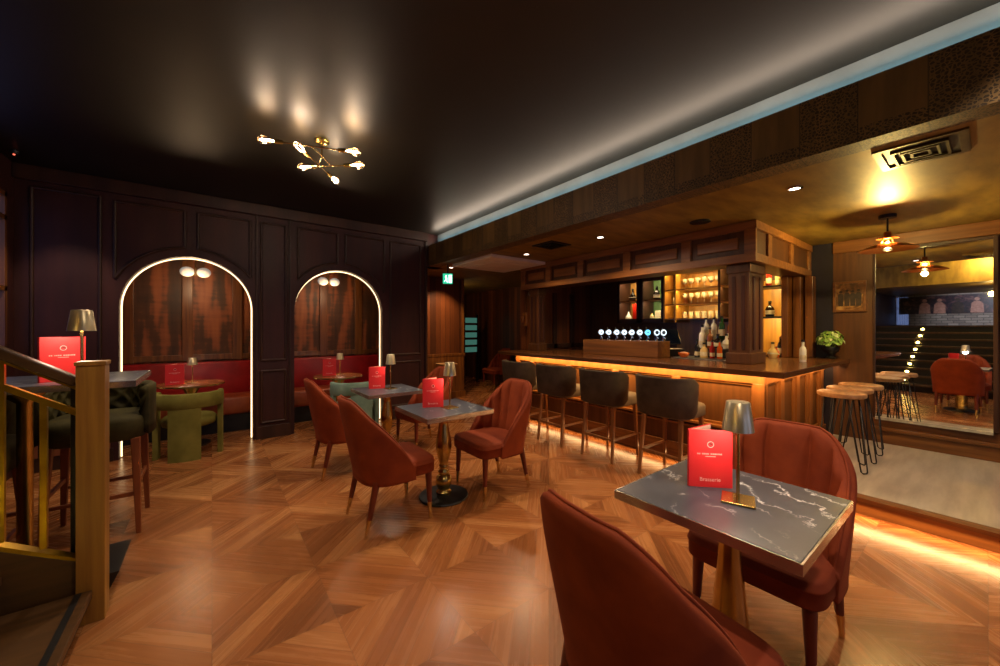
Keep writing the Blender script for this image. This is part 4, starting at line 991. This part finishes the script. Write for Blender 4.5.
# on the worktop by the column
Z0 = 1.061
rs = empty('bottle_riser', (4.72, 1.93, Z0), 0, 'two stepped wooden riser under the bottles beside the column', 'riser')
B('lower_step', 'black', (-.03, -.235, 0, .05, .235, .11), parent=rs, bev=.003); B('upper_step', 'black', (.051, -.235, 0, .13, .235, .21), parent=rs, bev=.003)
bl = [('std', 'bt_clear', 4.73, 2.12, .111, 1.0, 'clear bottle at the left of the middle row by the till'), ('wine', 'bt_clear', 4.81, 2.11, .211, .9, 'tall clear bottle at the left of the top row by the till'), ('wine', 'bt_clear', 4.81, 2.02, .211, .9, 'tall clear bottle second in the top row by the till'),
      ('std', 'bt_dark', 4.62, 2.13, 0, .8, 'dark bottle at the front left of the cluster'), ('wine', 'bt_green', 4.81, 1.93, .211, .95, 'tall green bottle in the top row by the column'), ('std', 'bt_amber', 4.73, 2.03, .111, .9, 'amber bottle in the middle row'),
      ('squat', 'bt_pale', 4.60, 2.04, 0, .85, 'squat pale bottle in the front of the cluster'), ('std', 'bt_amber', 4.81, 1.84, .211, .9, 'amber bottle in the top row by the column'), ('squat', 'bt_dark', 4.73, 1.94, .111, .8, 'squat dark bottle in the middle row'),
      ('std', 'bt_red', 4.60, 1.95, 0, .75, 'small red bottle in the front of the cluster'), ('round', 'bt_clear', 4.73, 1.85, .111, .8, 'round clear bottle in the middle row close to the column'), ('std', 'bt_orange', 4.60, 1.87, 0, .75, 'orange bottle in the front row'), ('std', 'bt_clear', 4.66, 1.76, 0, .8, 'clear bottle nearest the bar column')]
for k, m_, x, y, dz, s_, lb in bl: bottle(k, m_, (x, y, Z0+dz), lb, s_, 'label', 'bottles clustered by the column')
# tall glass racks/decanters over the cluster: two-tier stand
# end counter bottles
for k, m_, x, y, s_, lb in [('round', 'bt_pale', 5.42, 1.60, .9, 'round pale decanter on the end worktop beside the column'), ('round', 'bt_orange', 5.60, 1.615, .62, 'small round amber bottle on the end worktop'), ('wine', 'bt_dark', 5.70, 1.60, .85, 'slim black bottle with gold neck on the end worktop'), ('std', 'bt_clear', 4.98, 1.2, .85, 'single clear bottle standing alone on the end worktop')]:
    bottle(k, m_, (x, y, 1.0505), lb, s_, 'label', 'bottles on the end worktop', 'brass' if m_ == 'bt_dark' else 'black')
bottle('squat', 'bt_dark', (5.72, 1.72, 1.561), 'squat black bottle on the lower short shelf', .95, 'label', 'bottles on the short shelves')
bottle('wine', 'bt_red', (5.75, 1.74, 1.951), 'red bottle on the upper short shelf', .85, 'label', 'bottles on the short shelves')
bottle('std', 'bt_pale', (5.75, 1.64, 1.951), 'pale bottle on the upper short shelf', .85, 'label', 'bottles on the short shelves')
# cabinets
for y, z, k, m_, s_, lb in [(3.72, 1.877, 'round', 'bt_dark', 1., 'dark round bottle on the upper shelf of the left wall cabinet'), (3.80, 1.532, 'round', 'bt_clear', .9, 'clear round bottle beside the red box'),
                            (3.28, 1.877, 'squat', 'bt_dark', 1., 'squat dark bottle on the upper shelf of the right wall cabinet'), (3.36, 1.532, 'squat', 'bt_pale', .7, 'small pale bottle low in the right cabinet'), (3.18, 1.532, 'round', 'bt_pale', .75, 'round pale bottle low in the right cabinet')]:
    bottle(k, m_, (5.73, y, z), lb, s_, 'label', 'bottles in the wall cabinets')
tag(B('gift_box', 'bt_red', (5.70, 3.59, 1.532, 5.79, 3.70, 1.83), bev=.003), 'tall red box standing in the left wall cabinet', 'box')
tag(B('gift_box', 'label', (5.74, 3.22, 1.532, 5.82, 3.32, 1.70), bev=.003), 'cream box standing low in the right wall cabinet', 'box')
# side bay of the shelf unit
for y, z, k, m_, s_, lb in [(2.14, 1.999, 'round', 'bt_pale', 1., 'pale decanter on the top shelf left of the column'), (1.94, 2.0, 'wine', 'bt_red', .9, 'red bottle on the top bracket against the column'), (2.14, 1.559, 'squat', 'bt_pale', .9, 'pale squat bottle on the lowest lit shelf'), (1.94, 1.76, 'std', 'bt_dark', .75, 'dark bottle on the middle bracket against the column'),
                            (2.95, 1.999, 'std', 'bt_clear', .85, 'clear bottle at the left end of the top lit shelf'), (2.95, 1.779, 'squat', 'bt_clear', .9, 'squat clear bottle at the left end of the middle lit shelf'), (2.95, 1.559, 'std', 'bt_clear', .7, 'clear bottle at the left end of the lowest lit shelf')]:
    bottle(k, m_, (5.72, y, z), lb, s_, 'label', 'bottles on the lit shelves')
tag(B('shelf_bracket', 'bt_red', (5.58, 1.87, 1.965, 5.9, 1.995, 1.998), bev=.002), 'dark red bracket shelf against the column under the red bottle', 'shelf')
tag(B('shelf_bracket', 'gold_board', (5.58, 1.87, 1.735, 5.9, 1.995, 1.758), bev=.002), 'pale bracket shelf against the column under the dark bottle', 'shelf')
GP = {}
def glass(kind, loc, label, grp):
    if kind not in GP:
        t = empty('wine_glass' if kind == 'wine' else 'tumbler', loc, 0, label, 'glass', grp)
        if kind == 'wine':
            MB().lathe([(0, 0), (.03, 0), (.03, .003), (.004, .006), (.004, .006)], seg=16).build('foot', 'glass', t, 50)
            MB().cyl((0, 0, .006), (0, 0, .075), .0035, seg=8).build('stem', 'glass', t, 50)
            MB().lathe([(.003, .075), (.025, .09), (.036, .12), (.034, .155), (.032, .155), (.034, .12), (.023, .092), (.003, .078)], seg=18).build('bowl', 'glass', t, 60)
        else:
            MB().lathe([(0, 0), (.03, 0), (.036, .10), (.034, .10), (.028, .008), (0, .008)], seg=18).build('cup', 'glass', t, 60)
            MB().lathe([(.0355, .094), (.0375, .097), (.0355, .10)], seg=18).build('rim', 'glass', t, 60)
        GP[kind] = t; return t
    return dup(GP[kind], loc, 0, label, grp)
for r_, (z, kind, nm) in enumerate(((1.999, 'wine', 'top'), (1.779, 'wine', 'middle'), (1.559, 'tumbler', 'lowest'))):
    for k in range(6):
        glass(kind, (5.68, 2.33+.093*k, z), ('clear stemmed glass in the row on the %s lit shelf' if kind == 'wine' else 'clear tumbler in the row on the %s lit shelf') % nm, 'glasses on the %s lit shelf' % nm)
# ------------------------------------------------------------------ beer taps
tb = tag(B('tap_housing', 'oak_h', (4.22, 2.40, 1.051, 4.50, 3.54, 1.25), bev=.006), 'long oak box on the worktop carrying the beer taps', 'tap housing')
TY = []
for px in (601, 608.5, 616.5, 624, 631.5, 639.5, 647.5, 656.5, 666.5):
    t_ = (px-500)/375; d = (4.32 if px < 650 else 4.41)/(math.sin(YAW)+t_*math.cos(YAW)); TY.append(d*math.cos(YAW)-t_*d*math.sin(YAW))
for i, y in enumerate(TY):
    y = max(y, 2.44)
    t = empty('beer_tap', (4.32 if i < 7 else 4.41, y, 1.251), -.5, ['first', 'second', 'third', 'fourth', 'fifth', 'sixth', 'seventh', 'eighth', 'ninth'][i]+' beer tap from the left on the oak box, '+('blue glowing lens' if i == 6 else 'dark ringed lens' if i > 6 else 'glowing white lens'), 'beer tap', 'beer taps')
    MB().lathe([(0, 0), (.02, 0), (.018, .01), (.009, .016), (.008, .07), (0, .07)], seg=14).build('column', 'chrome', t, 50)
    r = .038 if i > 6 else .035
    MB().cyl((0, .012, .105), (0, -.008, .105), r+.005, seg=28).build('badge_rim', 'chrome' if i < 7 else 'black', t, 50)
    l = MB().cyl((0, -.0082, .105), (0, -.0125, .105), r, seg=28).build('lens', 'tap_blue' if i == 6 else 'tap_lit', t, 50)
    m = MB()
    if i > 6: m.cyl((0, -.0126, .105), (0, -.0135, .105), r*.62, seg=20)
    else: m.box(-.012, -.0135, .098, .012, -.0126, .112)
    m.build('badge_mark', 'tap_dark', l)
    MB().cyl((0, -.008, .05), (0, -.045, .03), .006, .005, 8).build('spout', 'chrome', t, 50)
    MB().cyl((0, .012, .12), (0, .03, .17), .006, .009, 8).build('handle', 'black', t, 50)
area('tap_glow', (4.45, 3.0, 1.36), (0, math.radians(-90), 0), .06, .8, .7, (.10, .3, 1))
# till, card reader, tray
t = empty('till', (4.55, 2.30, 1.061), 0, 'black till with tilted screen between the taps and the bottles', 'till')
t.rotation_euler = (0, 0, -.7); t.location = (4.74, 2.56, 1.051)
B('cash_drawer', 'blackpl', (-.17, -.12, 0, .17, .14, .09), parent=t, bev=.006)
MB().cyl((0, .05, .09), (0, .07, .16), .03).build('stand', 'blackpl', t, 50)
s_ = MB().box(-.16, -.012, -.10, .16, .012, .12, bev=.005).build('screen', 'skyscreen', t); s_.location = (0, .03, .24); s_.rotation_euler = (-.5, 0, 0)
B('receipt_tray', 'label', (-.13, -.14, .091, .13, -.03, .10), parent=t)
t = empty('bowl', (4.52, 2.24, 1.061), 0, 'orange bowl on the worktop in front of the till', 'bowl')
MB().lathe([(0, 0), (.035, 0), (.06, .03), (.066, .055), (.062, .055), (.054, .03), (.03, .008), (0, .008)], seg=28).build('dish', 'bt_orange', t, 60)
MB().lathe([(0, .03), (.05, .035), (.058, .048), (.03, .062), (0, .066)], seg=20).build('contents', var('peach_fruit', 'c87850', 'e0a078', (30, 30, 30), .5), t, 60)
# plant
t = empty('potted_plant', (5.78, 1.13, 1.0505), 0, 'leafy green potted plant in a dark urn at the end of the worktop', 'plant')
MB().lathe([(0, 0), (.045, 0), (.05, .01), (.025, .03), (.03, .05), (.07, .09), (.078, .13), (.072, .14), (.066, .13), (0, .12)], seg=28).build('urn', 'black', t, 60)
for mt, n in (('leaf', 170), ('leaf2', 70)):
    m = MB(); random.seed(11 if mt == 'leaf' else 5)
    for k in range(n):
        a = random.uniform(0, 2*PI); e = random.uniform(-.25, 1.4); R_ = random.uniform(.07, .155)
        c = Vector((math.cos(a)*math.cos(e)*R_, math.sin(a)*math.cos(e)*R_*.9, .20+math.sin(e)*R_*.85))
        nrm = Vector((math.cos(a)*math.cos(e), math.sin(a)*math.cos(e), math.sin(e)+random.uniform(-.3, .5))).normalized()
        tx = nrm.orthogonal().normalized(); tx.rotate(Matrix.Rotation(random.uniform(0, 6.28), 3, nrm)); ty = nrm.cross(tx); L = random.uniform(.024, .042)
        p = [c-tx*L, c+ty*L*.5+nrm*.004, c+tx*L-nrm*.01, c-ty*L*.5+nrm*.004]
        v = [m.bm.verts.new(q) for q in p]; m.bm.faces.new((v[0], v[1], v[2])); m.bm.faces.new((v[0], v[2], v[3]))
    m.build('foliage' if mt == 'leaf' else 'pale_foliage', mt, t, 180)
m = MB(); random.seed(2)
for k in range(14):
    a = random.uniform(0, 6.28); m.cyl((.02*math.cos(a), .02*math.sin(a), .11), (.08*math.cos(a), .08*math.sin(a), .23), .0025, seg=5)
m.build('stems', 'leaf', t)
# picture and mirror on the right wall
t = empty('framed_picture', (WX, .995, 1.78), 0, 'small framed picture of dark figures on the wall above the plant', 'picture')
B('frame', 'oak_h', (-.025, -.145, -.18, 0, -.12, .18), (-.025, .12, -.18, 0, .145, .18), (-.025, -.12, -.18, 0, .12, -.155), (-.025, -.12, .155, 0, .12, .18), parent=t, bev=.003)
B('canvas', 'art', (-.010, -.12, -.155, -.001, .12, .155), parent=t)
for k, y in enumerate((.075, .02, -.03, -.08)):
    m = MB(); h = .04+.012*(k % 2)
    m.prism([(-.022, -.11), (.022, -.11), (.026, h*.5), (.012, h), (-.012, h), (-.026, h*.5)], lambda a, b: (-.0112, y+a, b), lambda a, b: (-.0102, y+a, b))
    m.cyl((-.0112, y, h+.018), (-.0102, y, h+.018), .015, seg=12); m.build('painted_figure', 'figure', t)
MZ0, MZ1, MY0, MY1 = .42, 2.26, -.03, .775
t = empty('wall_mirror', (WX-.03, (MY0+MY1)/2, MZ0), math.radians(-2.3), 'tall dark framed wall mirror reflecting the room at the right', 'mirror')
hw = (MY1-MY0)/2; hh = MZ1-MZ0
g = B('mirror_glass', 'mirror', (-.004, -hw, 0, .0, hw, hh), parent=t)
B('frame', 'mahog', (-.02, -hw-.03, -.005, .025, -hw, hh+.03), (-.02, hw, -.005, .025, hw+.02, hh+.03), (-.02, -hw, hh, .025, hw, hh+.03), parent=t, bev=.003)
B('sill', 'platform', (-.028, -hw, -.03, .02, hw, -.001), parent=t)
# exit sign
t = empty('exit_sign', (2.98, 5.25, 2.2), -.45, 'green lit emergency exit sign above the passage', 'exit sign')
B('housing', 'black', (-.085, -.012, -.09, .085, .012, .09), (-.01, -.01, .09, .01, .01, LC-2.2), parent=t, bev=.002)
f = B('face', 'exit_green', (-.075, -.016, -.08, .075, -.0125, .08), parent=t)
m = MB(); y0, y1 = -.0175, -.0162
def q(pts): m.prism(pts, lambda a, b: (a, y0, b), lambda a, b: (a, y1, b))
q([(.015, -.065), (.065, -.065), (.065, .06), (.015, .06)])
m.cyl((-.025, y0, .045), (-.025, y1, .045), .012, seg=12); q([(-.045, .03), (-.015, .03), (-.005, -.01), (-.03, -.015)]); q([(-.03, -.015), (-.012, -.012), (.0, -.06), (-.012, -.062)]); q([(-.032, -.012), (-.018, -.014), (-.05, -.05), (-.06, -.042)])
m.build('pictogram', 'exit_white', f)
# lit louvred window in the hall, far low cabinet, small lamp, sconce
t = empty('louvred_screen', (5.35, 8.2, .78), 0, 'stack of five dim teal lit panes in the dark passage', 'screen')
B('frame', 'black', (-.22, 0, -.78, -.18, .04, 1.0), (.18, 0, -.78, .22, .04, 1.0), parent=t)
for k in range(5): B('pane', 'teal_panel', (-.18, .0, .02+.19*k, .18, .02, .02+.19*k+.13), parent=t)
t = empty('wall_sconce', (4.12, 4.55, 1.55), 0, 'small brass wall sconce on the far end column of the bar', 'wall light')
t.location = (4.10, 4.66, 1.45)
B('back_plate', 'oak', (-.01, -.05, 0, .01, .05, .22), parent=t, bev=.003)
MB().lathe([(0, .05), (.03, .05), (.035, .16), (0, .16)], (-.05, 0, 0), 16).build('shade', 'copper', t, 50)
t = empty('ceiling_lamp', (4.2, 7.6, LC), 0, 'small dim ceiling lamp in the passage beyond the arched wall', 'ceiling light')
MB().lathe([(0, 0), (.05, 0), (.05, -.03), (0, -.03)], seg=20).build('mount', 'brass', t, 50)
MB().cyl((0, 0, -.03), (0, 0, -.12), .006).build('stem', 'brass', t)
MB().lathe([(.02, -.12), (.11, -.17), (.105, -.172), (0, -.13)], seg=24).build('shade', 'copper', t, 50)
MB().sphere((0, 0, -.165), .022).build('bulb', 'shade_glow', t, 180)
point('hall_light', (4.2, 7.6, LC-.25), 6.0, WARM)
spot('hall_spot', (3.5, 6.0, LC-.02), (3.65, 6.9, .9), 50, WARM, 80)
t = empty('side_table', (3.62, 6.42, 0), 0, 'small pale topped table against the boarded hall wall', 'table')
MB().lathe([(0, .70), (.20, .70), (.21, .71), (.21, .73), (0, .735)], seg=32).build('tabletop', 'pale_wood', t, 50)
MB().lathe([(0, 0), (.15, 0), (.15, .012), (.025, .03), (.022, .70), (0, .70)], seg=24).build('pedestal', 'gold', t, 50)
# things seen only in the mirror: mural over the stairs and far pendant
M['white_metal'] = var('pale_metal_bars', '8a90a4', 'a4aabc', (9, 9, 9), .4)
wo = struct(B('window_4', 'white_metal', *[(-5.4, 2.45+.045*k, 1.5, -5.385, 2.452+.045*k+.006, 2.4) for k in range(6)], (-5.4, 2.42, 2.05, -5.38, 2.71, 2.07), (-5.4, 2.42, 1.5, -5.38, 2.71, 1.53)))
B('window_pane', 'window_sky', (-5.399, 2.44, 1.5, -5.396, 2.70, 2.4), parent=wo)
wo = struct(B('window_5', 'oak', (-5.4, .05, 1.75, -5.37, .09, 2.4), (-5.4, .42, 1.75, -5.37, .46, 2.4), (-5.4, .05, 2.05, -5.37, .46, 2.09), (-5.4, .05, 1.75, -5.37, .46, 1.79)))
B('window_pane', 'window_lit', (-5.399, .07, 1.77, -5.394, .44, 2.4), parent=wo)
t = empty('wall_mural', (-5.4, 1.6, 2.2), 0, 'wide dark painted mural on the pale brick wall above the stairs', 'painting')
B('canvas', 'mural', (.001, -1.05, -.34, .03, 1.05, .19), parent=t)
for k, (y, mt) in enumerate(((-.5, 'figure_p'), (-.15, 'figure'), (.2, 'figure_p'), (.5, 'figure_p'))):
    m = MB(); m.prism([(-.12, -.33), (.12, -.33), (.10, -.06), (.05, .0), (-.05, .0), (-.11, -.08)], lambda a, b: (.0305, y+a, b), lambda a, b: (.033, y+a, b)); m.cyl((.0305, y, .06), (.033, y, .06), .05, seg=16); m.build('painted_figure', mt, t)
spot('mural_light', (-3.6, .6, 2.42), (-5.4, .6, 1.8), 90, (.8, .85, 1), 90)
point('stair_light', (-2.2, .6, 2.2), 7, GOLD, .05)
